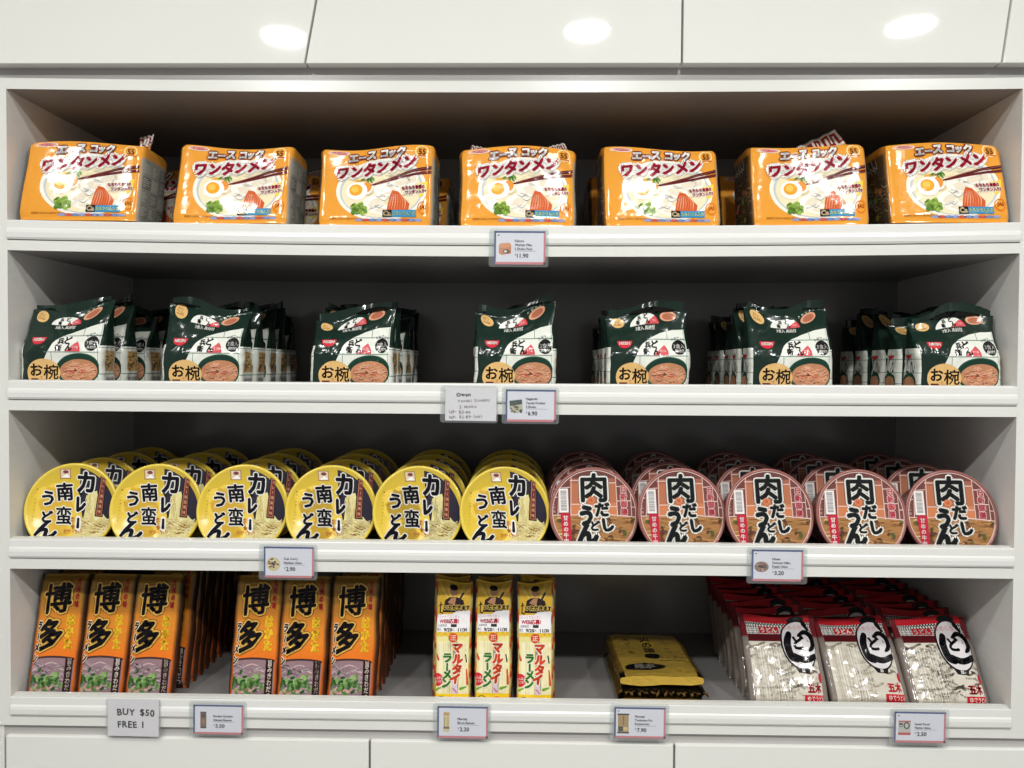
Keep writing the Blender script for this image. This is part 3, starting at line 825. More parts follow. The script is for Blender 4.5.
def red_lid():
    f = lambda x, y: ((x - 398) / 362 * LR, (535 - y) / 362 * LR)
    a = Art(f, 22); cx, cy, r = 398, 535, 340
    ch = lambda x: math.sqrt(max(0, r * r - (x - cx) ** 2))
    BR = rgb(128, 76, 72); OG = rgb(204, 128, 84); LN = rgb(228, 200, 192)
    # orange centre bricks
    for y0, y1, t in ((262, 300, .0), (300, 460, .45), (460, 560, 1)):
        a.rect(208, y0, 584, y1, mix(BR, OG, .35 + .65 * t), 0)
    # food across the lower part
    a.poly([(cx - ch(cx - 0) + 2 if 0 else cx - 339, 560)] + [(cx + r * math.cos(R(t)), cy + r * math.sin(R(t))) for t in range(176, 3, -6)] + [(cx + 339, 574), (560, 556)], rgb(172, 122, 74), 1)
    for k in range(210):
        x, y = a.r.uniform(70, 730), a.r.uniform(572, 860)
        if math.hypot(x - cx, y - cy) > 322: continue
        u = a.r.random()
        c = mix(rgb(204, 160, 104), rgb(140, 92, 52), a.r.random())
        if u < .22: c = mix(rgb(120, 74, 54), rgb(92, 60, 48), a.r.random())
        elif u < .30: c = rgb(86, 92, 48)
        elif u < .36: c = rgb(240, 214, 166)
        if u < .3: a.ell(x, y, a.r.uniform(14, 34), a.r.uniform(9, 18), c, 2 + k % 2, a.r.uniform(0, 180), 10, jag=.2)
        else: a.curve([(x - 34, y + a.r.uniform(-14, 14)), (x, y), (x + 34, y + a.r.uniform(-14, 14))], 9, c, 2 + k % 2, n=3)
    w = 7
    for x, y0, y1 in ((206, 222, 560), (586, 246, 572), (702, 380, 574), (103, 336, 548)): a.rect(x - w / 2, y0, x + w / 2, y1, LN, 4)
    for y, x0, x1 in ((278, 206, 300), (300, 500, 586), (468, 206, 330), (490, 500, 586), (552, 62, 300), (332, 112, 206), (408, 60, 103), (446, 586, 702), (496, 702, 735), (330, 586, 666)): a.rect(x0, y - w / 2, x1, y + w / 2, LN, 4)
    a.poly([(500, 548), (738, 572), (738, 580), (500, 556)], LN, 4)
    a.ring(cx, cy, 340, 340, 9, LN, 5, n=60)
    a.rect(113, 342, 190, 532, rgb(236, 230, 226), 6)
    for k in range(22): a.rect(128, 358 + k * 7.2, 176, 358 + k * 7.2 + a.r.uniform(2, 5), rgb(110, 116, 124), 7)
    a.rect(122, 536, 204, 770, rgb(188, 38, 62), 6); a.vtext('甘めの牛肉', 164, 575, 45, 40, WHITE, 7, bold=1.5)
    a.vtext('だしの旨', 74, 432, 30, 22, rgb(226, 190, 180), 5)
    a.vtext('日新御膳', 642, 352, 60, 56, rgb(206, 60, 84), 6, bold=1.5, out=((5, rgb(236, 206, 200)),))
    K = rgb(36, 40, 41); O = ((16, rgb(90, 76, 72)), (12, WHITE))
    a.text('肉', 400, 338, 240, K, 9, bold=8, sx=1.04, out=O)
    a.text('だ', 462, 512, 124, K, 9, bold=8, out=((11, WHITE),)); a.text('し', 506, 632, 116, K, 9, bold=9, rot=-8, out=((11, WHITE),))
    a.text('う', 330, 560, 176, K, 9, bold=12, sx=.8, rot=4, out=((12, WHITE),)); a.text('ど', 402, 640, 84, K, 9, bold=6, out=((10, WHITE),)); a.text('ん', 338, 700, 180, K, 9, bold=14, sx=1.0, out=((12, WHITE),))
    a.ell(375, 436, 32, 28, rgb(214, 130, 90), 12, 0, 14); a.text('味', 375, 436, 34, rgb(160, 50, 40), 13)
    return a
def make_bowl(art, face, rim, side, name, seed):
    t = thing(name)
    # bowl axis along +y (lid at y=0 facing -y), then laid on its side so rim and foot both touch the floor
    zc = LR * math.cos(TILTB)
    X = Matrix.Translation((0, 0, zc)) @ Matrix.Rotation(-TILTB, 4, 'X')
    xf = lambda p: X @ Vector(p)
    N = (X.to_3x3() @ Vector((0, -1, 0)))
    b = MB()
    b.lathe([(LR - .001, .0012), (LR, .003), (LR - .0032, .005), (LR - .0075, .0095), (.060, .04), (.051, .066), (FR + .001, BD - .003), (FR - .002, BD), (FR - .006, BD - .002), (.001, BD - .003)], 56, 'y', side, 0, xf)
    b.build('bowl', M['bowl'], t, normals=False, fix=True)
    b = MB()
    n = 72
    b.lathe([(LR - .0002, .003), (LR + .0006, .001), (LR - .0004, -.0012), (LR - .002, -.0018), (LR - .0038, -.0012), (LR - .0045, 0), (.0005, 0)], n, 'y', lambda i: rim if i < 5 else face, 0, xf)
    for pts, col, L, mi in art.P:
        a_ = sum(pts[i][0] * pts[(i + 1) % len(pts)][1] - pts[(i + 1) % len(pts)][0] * pts[i][1] for i in range(len(pts)))
        if abs(a_) < 1e-10: continue
        if a_ < 0: pts = pts[::-1]
        if max(math.hypot(*p) for p in pts) > LR - .0042:
            q = []
            for p in pts:
                d = math.hypot(*p); k = min(1, (LR - .0043) / max(d, 1e-9)); q.append((p[0] * k, p[1] * k))
            pts = q
        ids = [b.vert(xf((u, -1e-4 * (L + 1), v))) for u, v in pts]
        b.face(ids, col, 0, False)
    b.build('lid', M['lid'], t, normals=False)
    return t
ybowl = make_bowl(yellow_lid(), rgb(226, 195, 66), rgb(232, 206, 84), rgb(150, 122, 40), 'noodle_bowl', 1)
rbowl = make_bowl(red_lid(), rgb(128, 76, 72), rgb(150, 96, 90), rgb(132, 84, 78), 'noodle_bowl', 2)
lids = [(68, 0, 'beside the left side wall'), (155, 0, 'second from the left side wall'), (242, 0, 'third from the left side wall'), (330.5, 0, 'third from the red-brown bowls'), (418, 0, 'second from the red-brown bowls'),
        (505, 0, 'right beside the red-brown bowls'), (594.5, 1, 'right beside the yellow bowls'), (682.5, 1, 'second from the yellow bowls'), (770.5, 1, 'in the middle of its five'),
        (862.5, 1, 'second from the right side wall'), (955, 1, 'nearest the right side wall')]
first = [True, True]
for c, (px, kind, lab) in enumerate(lids):
    for r in range(4):
        src = (ybowl, rbowl)[kind]
        o = src if first[kind] else dup(src); first[kind] = False
        rr = random.Random(c * 7 + r)
        Y = .0390 + r * .0885 + (rr.uniform(-.002, .002) if r else 0)
        x = min(HW - LR - .003, max(-HW + LR + .003, at(px, 507, .036).x + (rr.uniform(-.0005, .0005) if r else 0)))
        yaw = (6, 5.5, 5.5, 5.5, 5.5, 5.5, 7, 8, 6, 2, 0)[c]
        o.location = (x, Y, floor_at(2, x)); o.rotation_euler = (0, 0, R(yaw + (rr.uniform(0, .5) if r else 0))); settle(o, 2)
        kn = ('yellow curry udon bowl', 'red-brown beef udon bowl')[kind]
        if r == 0: l = f'front {kn} lying lid-forward, {lab}'
        else: l = f'{kn}, {ORD[r]} behind the front bowl ' + lab
        tag(o, l, 'noodle bowl', ('yellow curry udon bowls on the third shelf', 'red-brown beef udon bowls on the third shelf')[kind])

# ---------------------------------------------------------------- orange stick noodle bags
HWD, HD, HH = .0825, .024, .200
def hakata_art():
    f = lambda x, y: ((x - 100) / 200 * HWD, .012 + (525 - y) / 475 * .19)
    a = Art(f, 31)
    PH = rgb(150, 122, 128)
    a.poly([(-10, 392)] + [(-10 + 22 * k, 392 - 12 * math.sin(math.pi * k / 10)) for k in range(1, 10)] + [(210, 392), (210, 560), (-10, 560)], rgb(70, 48, 44), 0)
    a.poly([(-10, 400)] + [(-10 + 22 * k, 400 - 12 * math.sin(math.pi * k / 10)) for k in range(1, 10)] + [(210, 400), (210, 560), (-10, 560)], PH, 1)
    for k in range(60):
        y = a.r.uniform(404, 520); x = a.r.uniform(0, 150)
        a.curve([(x - 30, y + 8), (x, y - 4), (x + 30, y + 4)], 5, mix(rgb(214, 190, 190), rgb(120, 96, 116), a.r.random()), 2, n=3)
    for k in range(6): a.ell(20 + k * 14, a.r.uniform(500, 522), 16, 10, rgb(206, 160, 150), 3, jag=.2, n=10)
    for k in range(64):
        x, y = 84 + a.r.gauss(0, 34), 480 + a.r.gauss(0, 19)
        if y < 432: continue
        a.ell(x, y, 11, 6, mix(rgb(30, 78, 34), rgb(150, 190, 110), a.r.random() ** 1.4), 3 + k % 2, a.r.uniform(0, 180), 8)
    for k in range(14): a.ell(a.r.uniform(-5, 22), a.r.uniform(450, 500), 12, 7, mix(rgb(40, 84, 44), rgb(90, 130, 80), a.r.random()), 3, a.r.uniform(0, 180), 8)
    a.rect(150, 388, 192, 560, rgb(48, 26, 26), 5)
    a.vtext('旨みきわだつ', 171, 402, 25, 26, rgb(236, 226, 214), 6, bold=.6)
    GO = rgb(228, 180, 84); K = rgb(20, 17, 20)
    O = ((9, rgb(60, 40, 20)), (6.5, GO))
    a.text('博', 88, 152, 126, K, 6, bold=3.4, rot=-6, sx=.98, shear=.12, out=O)
    a.text('多', 74, 296, 124, K, 6, bold=5, rot=-10, sx=.9, shear=.1, out=O)
    a.vtext('ラーメン', 20, 262, 43, 38, K, 10, dx=-2, sx=.85, bold=2, shear=.25, out=((4, rgb(240, 220, 190)),))
    a.vtext('はかた', 154, 240, 46, 48, rgb(250, 206, 50), 6, bold=3.2, sx=.85)
    a.vtext('九州の味', 172, 86, 30, 28, rgb(186, 44, 50), 6, bold=1.5, sx=.8)
    return a
def hak_front(q, t):  # printed gradient, with shade under the board painted into its darker top
    A_, B_, C_ = rgb(158, 120, 48), rgb(222, 134, 44), rgb(234, 116, 34)
    return mix(C_, B_, sm(.28, .55, t)) if t < .55 else mix(B_, A_, sm(.55, .92, t))
HART = hakata_art()
def make_hakata(seed):
    t = thing('stick_noodle_bag')
    bag = Bag(HWD, HD, HH, lambda q: .985 + .012 * sm(.1, 0, q) + .012 * sm(.92, 1, q),
              lambda q: max(.03, sm(0, .07, q) * sm(1, .93, q)), None, n=3.2, wr=(.0022, 26), wr2=(.0005, 80), seed=seed, ZT=lambda x, q: 0)
    b = MB()
    bag.base(b, .0045, dict(front=hak_front, back=rgb(44, 33, 28), left=lambda q, t_: mix(hak_front(0, t_), rgb(34, 26, 22), .1 if q > .75 else .95), right=lambda q, t_: mix(hak_front(0, t_), rgb(34, 26, 22), .1 if q < -.75 else .95), top=rgb(150, 115, 50), bottom=rgb(120, 92, 44)))  # dark back; sides darkened as well, as painted shade between the rows
    bag.art(b, 'front', HART, .0045)
    b.build('wrapper', M['film'], t)
    return t
hp = [make_hakata(40 + k) for k in range(6)]
def lean_place(o, x, Y, k, lean, rz=0):
    o.location = (x, Y, floor_at(k, x)); o.rotation_euler = (-lean, 0, rz); settle(o, k)
hx = [(60, 632), (110, 632), (158, 632), (259, 632), (306, 632), (354.5, 632)]
hl = ['outermost, beside the left side wall', 'in the middle of the group by the left side wall', 'right end of the group by the left side wall',
      'at the left end of the second group of three', 'in the middle of the second group of three', 'ending the second group, nearest the yellow sticks']
LEAN = R(14)
hs = ['nearest the side wall', 'mid first group', 'ending the first group', 'starting the second group', 'mid second group', 'by the yellow sticks']
for i, (px, py) in enumerate(hx):
    x = keep(at(px, py, .065).x, HWD / 2 + .002)
    o = hp[i]; lean_place(o, x, .034 + .003 * (i % 2), 3, LEAN, R((1.5, -1, 0, 1, 0, -1)[i]))
    tag(o, 'front orange ramen stick bag, ' + hl[i], 'noodle bag', 'orange ramen stick bags on the bottom shelf')
for i in range(6):
    rows = {2: 10, 5: 10, 0: 2, 3: 2}.get(i, 1)
    for r in range(1, rows):
        o = dup(hp[(i + r * 2 + 1) % 6]); rr = random.Random(i * 31 + r)
        lean_place(o, hp[i].location.x + rr.uniform(-.0015, .0025), .060 + r * .0288, 3, LEAN, R(rr.uniform(-.8, .8)))
        tag(o, f'shadowed ramen stick bag, {ORD[r]} behind the front bag {hs[i]}', 'noodle bag', 'orange ramen stick bags on the bottom shelf')

# ---------------------------------------------------------------- yellow stick noodles
MW, MD, MH = .0595, .024, .195
def marutai_art():
    f = lambda x, y: ((x - 222) / 149 * MW, .012 + (545 - y) / 460 * .178)
    a = Art(f, 41)
    a.rect(140, 60, 305, 215, rgb(226, 182, 62), 0)
    for k in range(5): a.poly([(222, 180), (150 + k * 36, 84), (168 + k * 36, 84)], rgb(238, 204, 104), 1)
    SK = rgb(188, 138, 104)                                   # printed picture of a person in dark clothes
    a.poly([(176, 200), (186, 150), (206, 138), (236, 138), (262, 150), (276, 200)], rgb(48, 36, 40), 2)
    a.poly([(196, 160), (214, 140), (232, 140), (226, 172)], SK, 3); a.ell(222, 112, 16, 21, SK, 3); a.ell(221, 98, 17, 12, rgb(36, 28, 26), 4); a.stroke([(240, 160), (262, 120)], 8, rgb(60, 46, 46), 3)
    a.stroke([(158, 172), (174, 168)], 4, BLACK, 5); a.stroke([(166, 160), (164, 200), (176, 204)], 5, BLACK, 5)
    for k in range(6): a.curve([(186 + k * 16, 176), (192 + k * 16, 190), (200 + k * 16, 182)], 4, BLACK, 5, n=3)
    a.text('いただきます', 236, 180, 21, BLACK, 6, bold=1, sx=.9, out=((3, rgb(232, 200, 110)),))
    for k in range(7): a.ell(152 + k * 24, 284, 16, 14, rgb(230, 190, 60), 1)
    a.poly([(140, 210), (216, 208), (232, 196), (282, 192), (305, 196), (305, 280), (140, 280)], rgb(238, 236, 238), 3)
    a.text('レシートでカンタン', 200, 218, 15, rgb(196, 80, 120), 4, sx=.72); a.text('WEB応募!', 204, 236, 21, rgb(206, 44, 70), 4, bold=.8, sx=.9)
    a.text('応募期間', 176, 254, 11, rgb(90, 90, 100), 4, sx=.9); a.rect(212, 248, 236, 260, rgb(50, 50, 54), 4)
    a.text('9/20', 200, 271, 19, BLACK, 4, bold=.8); a.text('火', 222, 270, 14, BLACK, 4); a.text('-', 235, 271, 18, BLACK, 4); a.text('11/30', 262, 271, 19, BLACK, 4, bold=.8); a.text('締切', 160, 270, 14, rgb(60, 60, 90), 4, sx=.8)
    # noodle bundles showing through
    a.rect(160, 318, 216, 526, rgb(240, 232, 186), 1); a.rect(246, 318, 290, 526, rgb(240, 232, 186), 1)
    for k in range(16): a.rect(162 + (k % 8) * 7 + (k // 8) * 86 * (1 if k % 8 < 6 else 0), 320, 164.5 + (k % 8) * 7 + (k // 8) * 86 * (1 if k % 8 < 6 else 0), 524, mix(rgb(250, 246, 220), rgb(206, 196, 130), a.r.random()), 2)
    a.poly([(222, 330), (240, 316), (248, 400), (246, 530), (220, 530), (224, 430)], rgb(150, 136, 130), 3)
    a.poly([(222, 470), (240, 462), (246, 528), (222, 528)], rgb(210, 196, 210), 4); a.stroke([(226, 505), (240, 520)], 5, rgb(206, 90, 130), 5)
    a.ell(222, 303, 19, 19, rgb(212, 74, 52), 4, 0, 20); a.text('正', 222, 303, 24, rgb(244, 222, 190), 5, bold=1)
    RD = rgb(214, 74, 38); O = ((4, rgb(246, 236, 214)),)
    for ch, x, y, s_ in (('マ', 240, 346, 46), ('ル', 243, 388, 44), ('タ', 240, 428, 44), ('イ', 232, 466, 46)): a.text(ch, x, y, s_, RD, 6, bold=3.2, shear=.1, out=O)
    for ch, x, y, s_, ro in (('ラ', 200, 384, 42, 0), ('ー', 200, 420, 34, 90), ('メ', 200, 450, 42, 0), ('ン', 198, 484, 42, 0)): a.text(ch, x, y, s_, rgb(62, 132, 44), 6, bold=2.8, rot=ro, out=O)
    a.ell(158, 470, 27, 26, rgb(208, 44, 58), 6, 0, 20); a.text('ちゃんぽん', 158, 463, 14, WHITE, 7, sx=.8); a.text('しょうゆ', 158, 478, 13, WHITE, 7, sx=.8)
    a.stroke([(150, 372), (160, 390)], 12, rgb(214, 80, 60), 4); a.stroke([(282, 430), (288, 486)], [6, 14], rgb(212, 74, 46), 4); a.stroke([(256, 506), (282, 498)], [12, 5], rgb(110, 160, 50), 4); a.stroke([(152, 510), (180, 500)], [10, 5], rgb(120, 168, 60), 4)
    a.stroke([(276, 372), (282, 400)], 6, rgb(40, 30, 30), 4)
    a.rect(140, 526, 305, 600, rgb(240, 200, 40), 5); a.ring(176, 552, 20, 16, 4, rgb(120, 120, 30), 6); a.ell(240, 546, 14, 8, rgb(220, 110, 40), 6)
    return a
MART = marutai_art()
def make_marutai(seed):
    t = thing('stick_noodle_pack')
    bag = Bag(MW, MD, MH, lambda q: .985 + .015 * sm(.92, 1, q), lambda q: max(.03, sm(0, .06, q) * sm(1, .93, q)), None, n=6, wr=(.0022, 26), wr2=(.0006, 90), seed=seed,
              ZT=lambda x, q: sm(.85, 1, q) * .003 * math.sin(x * 80 + seed))
    b = MB(); BS = rgb(232, 222, 152)
    sd = lambda q, t_: rgb(190, 70, 46) if int(t_ * 18) % 4 == 0 else (rgb(206, 140, 70) if int(t_ * 18) % 4 == 1 else rgb(196, 182, 120))
    bag.base(b, .0045, dict(front=BS, back=rgb(150, 70, 40), left=sd, right=sd, top=rgb(200, 150, 60), bottom=BS))
    bag.art(b, 'front', MART, .0045)
    b.build('wrapper', M['film'], t)
    return t
mp = [make_marutai(60 + k) for k in range(3)]
ml = ['at the left of the three', 'in the middle of the three', 'at the right of the three, set apart']
for i, px in enumerate((454, 493.5, 535)):
    x = at(px, 640, .06).x; lean_place(mp[i], x, .034 + .004 * (i == 1), 3, R(13), R((1, 0, -.5)[i]))
    tag(mp[i], 'front yellow ramen stick pack, ' + ('leftmost of three', 'between two others', 'rightmost and set slightly apart')[i], 'noodle pack', 'yellow ramen stick packs on the bottom shelf')
for i in range(3):
    for r in range(1, 4 if i != 1 else 2):
        o = dup(mp[(i + r) % 3]); rr = random.Random(i * 5 + r + 90)
        lean_place(o, mp[i].location.x + (-.004 - .002 * r if i == 0 else .003 if i == 2 else .002) + rr.uniform(-.001, .002), .038 + r * .030, 3, R(13), R(rr.uniform(-.8, .8)))
        tag(o, f'yellow ramen stick pack, {ORD[r]} behind the ' + ('left', 'middle', 'right')[i] + ' front one', 'noodle pack', 'yellow ramen stick packs on the bottom shelf')

# ---------------------------------------------------------------- flat gold packs
OW, OD, OH = .136, .0165, .205     # width, thickness, length; lying down, top edge away
def gold_art():
    f = lambda x, y: ((x - .5) * OW, (1 - y) * OH); a = Art(f, 51)
    a.ell(.33, .84, .27, .075, BLACK, 0, 0, 30); a.text('熊本', .34, .83, .1, rgb(226, 220, 206), 1, sx=1.3, bold=.003); a.stroke([(.28, .885), (.34, .87), (.4, .885)], .012, rgb(180, 176, 160), 1)
    D = rgb(74, 56, 24)
    a.vtext('火の国', .5, .2, .13, .12, BLACK, 0, sx=1.2, bold=.004); a.vtext('黒マー油', .24, .22, .1, .08, D, 0, sx=1.2); a.vtext('とんこつ', .74, .2, .1, .08, D, 0, sx=1.2)
    a.rect(.56, .7, .94, .71, BLACK, 0); a.rect(.06, .14, .94, .145, D, 0); a.ell(.5, .6, .1, .06, BLACK, 0); a.text('ラーメン', .74, .64, .09, D, 0)
    return a
OART = gold_art()
def make_gold(seed, dark_end, OD):
    t = thing('gold_noodle_pack')
    bag = Bag(OW, OD, OH, lambda q: .985 + .015 * sm(.94, 1, q), lambda q: max(.05, (.72 + .28 * sm(0, .05, q)) * sm(1, .93, q)), None, n=5, wr=(.0024, 24), wr2=(.001, 70), seed=seed)
    b = MB(); G = rgb(242, 202, 88); G2 = rgb(170, 136, 62); DK = rgb(30, 24, 18)
    def fr(q, t_): return DK if (dark_end and t_ < .075) else G
    bag.base(b, .005, dict(front=fr, back=fr, left=lambda q, t_: DK if t_ < .08 else G2, right=lambda q, t_: DK if t_ < .08 else G2, top=DK, bottom=DK if dark_end else G))
    bag.art(b, 'front', OART, .005)
    b.build('wrapper', M['gold'], t)
    if dark_end or seed == 70:       # crimped end seals
        for z0, z1, nm in ((-.010, .004, 'end_seal'), (OH - .003, OH + .012, 'end_seal')):
            if z0 < 0 and not dark_end: continue
            b = MB(); n = 34; rows = []
            for j in range(3):
                z = z0 + (z1 - z0) * j / 2
                rows.append([(-OW / 2 * 1.04 + OW * 1.04 * i / n, .0022 * math.sin(i * 1.9 + j * .8 + seed) + .0013 * math.sin(i * 4.1), z) for i in range(n + 1)])
            for s_ in (0, 1):
                idx = [[b.vert((x, y + (.0008 if s_ else -.0008), z)) for x, y, z in rw] for rw in rows]
                for j in range(2):
                    for i in range(n):
                        q = (idx[j][i], idx[j][i + 1], idx[j + 1][i + 1], idx[j + 1][i])
                        b.face(q[::-1] if s_ else q, DK if (i * 7 + j * 3) % 5 < 3 else rgb(200, 160, 90), 0)
            b.build(nm, M['gold'], t, normals=False)
    return t
gl = ['gold foil noodle pack at the bottom of the flat stack of three', 'gold noodle pack with crinkled black end seal, middle of the stack', 'gold noodle pack with black oval label, on top of the stack']
gx = at(657, 680, .08).x
hz = floor_at(3, gx)
for i, (dk, dx, dy, rz, OD) in enumerate(((False, -.001, .036, .5, .014), (True, .003, .034, -1.5, .0125), (False, 0, .036, 1.5, .0195))):
    o = make_gold(70 - i, dk, OD); o.rotation_euler = (R(-90), 0, R(rz))
    o.location = (gx + dx, dy, hz); settle(o, z=hz); hz += OD * 1.04 + .002
    tag(o, gl[i], 'noodle pack', 'gold noodle packs stacked flat')

# ---------------------------------------------------------------- white udon bags with red headers
UW, UD, UH = .129, .025, .150
def udon_art():
    f = lambda x, y: ((x - 240) / 480 * UW, .010 + (740 - y) / 480 * .139)
    a = Art(f, 61); RED = rgb(186, 34, 44)
    a.rect(-20, 262, 500, 300, RED, 1)
    a.rect(-20, 298, 500, 372, rgb(222, 220, 214), 0)
    for k in range(27):
        x = -8 + k * 19
        a.curve([(x, 300), (x + 9, 314), (x + 19, 300)], 6, BLACK, 1, n=3); a.poly([(x + 9, 314), (x + 16, 326), (x + 9, 336), (x + 2, 326)], BLACK, 1)
        for y in (338, 352, 366): a.stroke([(x, y), (x + 17, y)], 3, rgb(60, 60, 62), 1, cap=False)
        a.stroke([(x + (9 if k % 2 else 0), 336), (x + (9 if k % 2 else 0), 372)], 3, rgb(60, 60, 62), 1, cap=False)
    a.rect(112, 326, 238, 368, RED, 3); a.text('うどん', 175, 347, 36, WHITE, 4, bold=2)
    a.rect(-20, 372, 500, 416, rgb(86, 22, 28), 2)
    for k in range(90):                                      # noodles seen through the window
        x, y = a.r.uniform(0, 480), a.r.uniform(430, 740)
        a.curve([(x - 40, y + a.r.uniform(-20, 20)), (x, y + a.r.uniform(-14, 14)), (x + 40, y + a.r.uniform(-20, 20))], 12, mix(rgb(226, 220, 204), rgb(136, 126, 108), a.r.random()), 0, n=3)
    for k in range(26): a.curve([(40 + k * 9, 440 + (k % 3) * 8), (44 + k * 9 + a.r.uniform(-6, 6), 590), (48 + k * 9, 738)], 4, mix(rgb(240, 236, 226), rgb(160, 150, 132), a.r.random()), 1, n=4)
    a.vtext('くまもと', 272, 590, 36, 22, rgb(110, 104, 96), 2)
    # oval emblem with brush lettering
    K = rgb(24, 22, 26)
    a.poly([(300, 560), (396, 566), (386, 596), (318, 590)], K, 3); a.text('麺', 348, 578, 22, WHITE, 4)
    a.ell(358, 280, 60, 22, K, 2)
    a.ell(356, 430, 122, 148, K, 4, 0, 44); a.ell(356, 430, 112, 138, rgb(214, 210, 212), 5, 0, 44)
    a.text('なめらか', 330, 328, 34, rgb(206, 110, 120), 6)
    a.curve([(296, 372), (272, 430), (286, 500), (320, 520)], [34, 46, 44, 34], K, 6); a.curve([(300, 500), (370, 520), (450, 500)], [40, 36, 34], K, 6)
    a.curve([(352, 384), (400, 360), (446, 386), (446, 440), (410, 468)], [16, 30, 46, 40, 14], K, 6)
    a.curve([(410, 306), (436, 340)], [34, 26], K, 6)
    a.text('ど', 346, 424, 86, K, 7, bold=5)
    a.text('ん', 412, 412, 26, K, 7)
    a.text('五木', 408, 672, 54, RED, 4, bold=3); a.rect(330, 708, 500, 760, RED, 4); a.text('ゆでうどん', 416, 726, 28, WHITE, 5)
    a.ell(474, 616, 24, 28, rgb(176, 40, 50), 3); a.ell(462, 580, 14, 14, rgb(200, 196, 200), 3)
    return a
UART = udon_art()
def make_udon(seed):
    t = thing('udon_bag')
    bag = Bag(UW, UD, UH, lambda q: .97 + .03 * sm(.88, 1, q) + .02 * sm(.06, 0, q), lambda q: max(.025, sm(0, .1, q) * (1 - .97 * sm(.62, .95, q))), None, n=4.5, wr=(.0030, 18), wr2=(.0005, 60), seed=seed,
              ZT=lambda x, q: sm(.8, 1, q) * .004 * math.sin(x * 40 + seed))
    b = MB(); BS = rgb(206, 200, 186)
    hd = lambda q, t_: rgb(186, 34, 44) if t_ > .985 else (rgb(150, 40, 48) if t_ > .72 else BS)
    sd = lambda q, t_: rgb(110, 34, 40) if t_ > .74 else rgb(132, 122, 114)
    bag.base(b, .005, dict(front=lambda q, t_: rgb(186, 34, 44) if t_ > .965 else BS, back=hd, left=sd, right=sd, top=rgb(150, 30, 40), bottom=BS))
    bag.art(b, 'front', UART, .005)
    b.build('bag', M['film'], t)
    return t
up = [make_udon(80 + k) for k in range(3)]
ul = ['at the left of the three, next to the gold packs', 'in the middle of the three, partly overlapped', 'at the right of the three, beside the right side wall']
upx = [(789, .036, 33, -1), (871, .040, 37, .5), (955, .036, 34, 1)]
for i, (px, Y, ln, rz) in enumerate(upx):
    x = keep(at(px, 695, .04).x, UW / 2 + .004); lean_place(up[i], x, Y, 3, R(ln), R(rz))
    tag(up[i], 'front udon bag with red header and white oval, ' + ('next to the gold packs', 'between two others', 'beside the right side wall')[i], 'noodle bag', 'udon bags with red headers on the bottom shelf')
for i in range(3):
    for r in range(1, 7):
        o = dup(up[(i + r) % 3]); rr = random.Random(i * 9 + r + 40)
        lean_place(o, up[i].location.x + rr.uniform(-.001, .001), upx[i][1] + .010 + r * .0385, 3, R(upx[i][2]), R(rr.uniform(-.8, .8)))
        tag(o, f'dim red-headed udon bag, {ORD[r]} behind the front bag ' + ('next to the gold packs', 'in the middle', 'beside the side wall')[i], 'noodle bag', 'udon bags with red headers on the bottom shelf')

# ---------------------------------------------------------------- price cards in clear sleeves
def card(x0, y0, x1, y1, s0, label, lines, price, pic, logo=True, k=0):
    """card between two pixels on the rail, in a sleeve between s0"""
    Y = -.0057
    A_, B_ = at(x0, y0, Y), at(x1, y1, Y); S0, S1 = at(s0[0], s0[1], Y), at(s0[2], s0[3], Y)
    cx = (S0.x + S1.x) / 2; zt = S0.z
    t = thing('price_card', (cx, Y, zt)); tag(t, label, 'price card', 'price cards on the shelf rails')
    t.rotation_euler.y = R(.3)
    w, h = B_.x - A_.x, A_.z - B_.z; ox, oz = A_.x - cx, A_.z - zt
    b = MB(); b.box(ox, ox + w, -.0003, .0003, oz - h, oz, rgb(226, 226, 236))
    a = Art(lambda x, y: (ox + x / 100 * w, oz - y / 62 * h), k)
    BL, PK = rgb(56, 72, 128), rgb(206, 120, 128)
    a.rect(0, 0, 100, 3.6, BL, 0); a.rect(0, 0, 3.2, 62, BL, 0); a.rect(96.2, 3, 100, 62, PK, 1); a.rect(2, 57.6, 100, 62, PK, 1)
    INK = rgb(66, 72, 96)
    if logo: a.ell(8, 8, 2, 1.2, BL, 0)
    y = 33 - 6.2 * len(lines) + 4
    for s_ in lines:
        v, f = glyph(s_); wid = (max(p[0] for p in v) - min(p[0] for p in v)) * 6.4
        a.text(s_, 40 + wid / 2, y, 6.4, INK, 0, bold=.25); y += 7.4
    a.rect(40, y - 3.6, 82, y - 3.0, INK, 0)
    a.text('$', 41.5, y + 3.4, 5.5, INK, 0); v, f = glyph(price); wid = (max(p[0] for p in v) - min(p[0] for p in v)) * 11
    a.text(price, 44.5 + wid / 2, y + 5.2, 11, INK, 0, bold=.4)
    pic(a)
    for pts, col, L, mi in a.P:
        ar = sum(pts[i][0] * pts[(i + 1) % len(pts)][1] - pts[(i + 1) % len(pts)][0] * pts[i][1] for i in range(len(pts)))
        if ar < 0: pts = pts[::-1]
        b.face([b.vert((u, -.00034 - 3e-5 * L, v)) for u, v in pts], col, 0, False)
    b.build('card', M['card'], t, normals=False)
    sleeve(t, S0, S1, cx, zt)
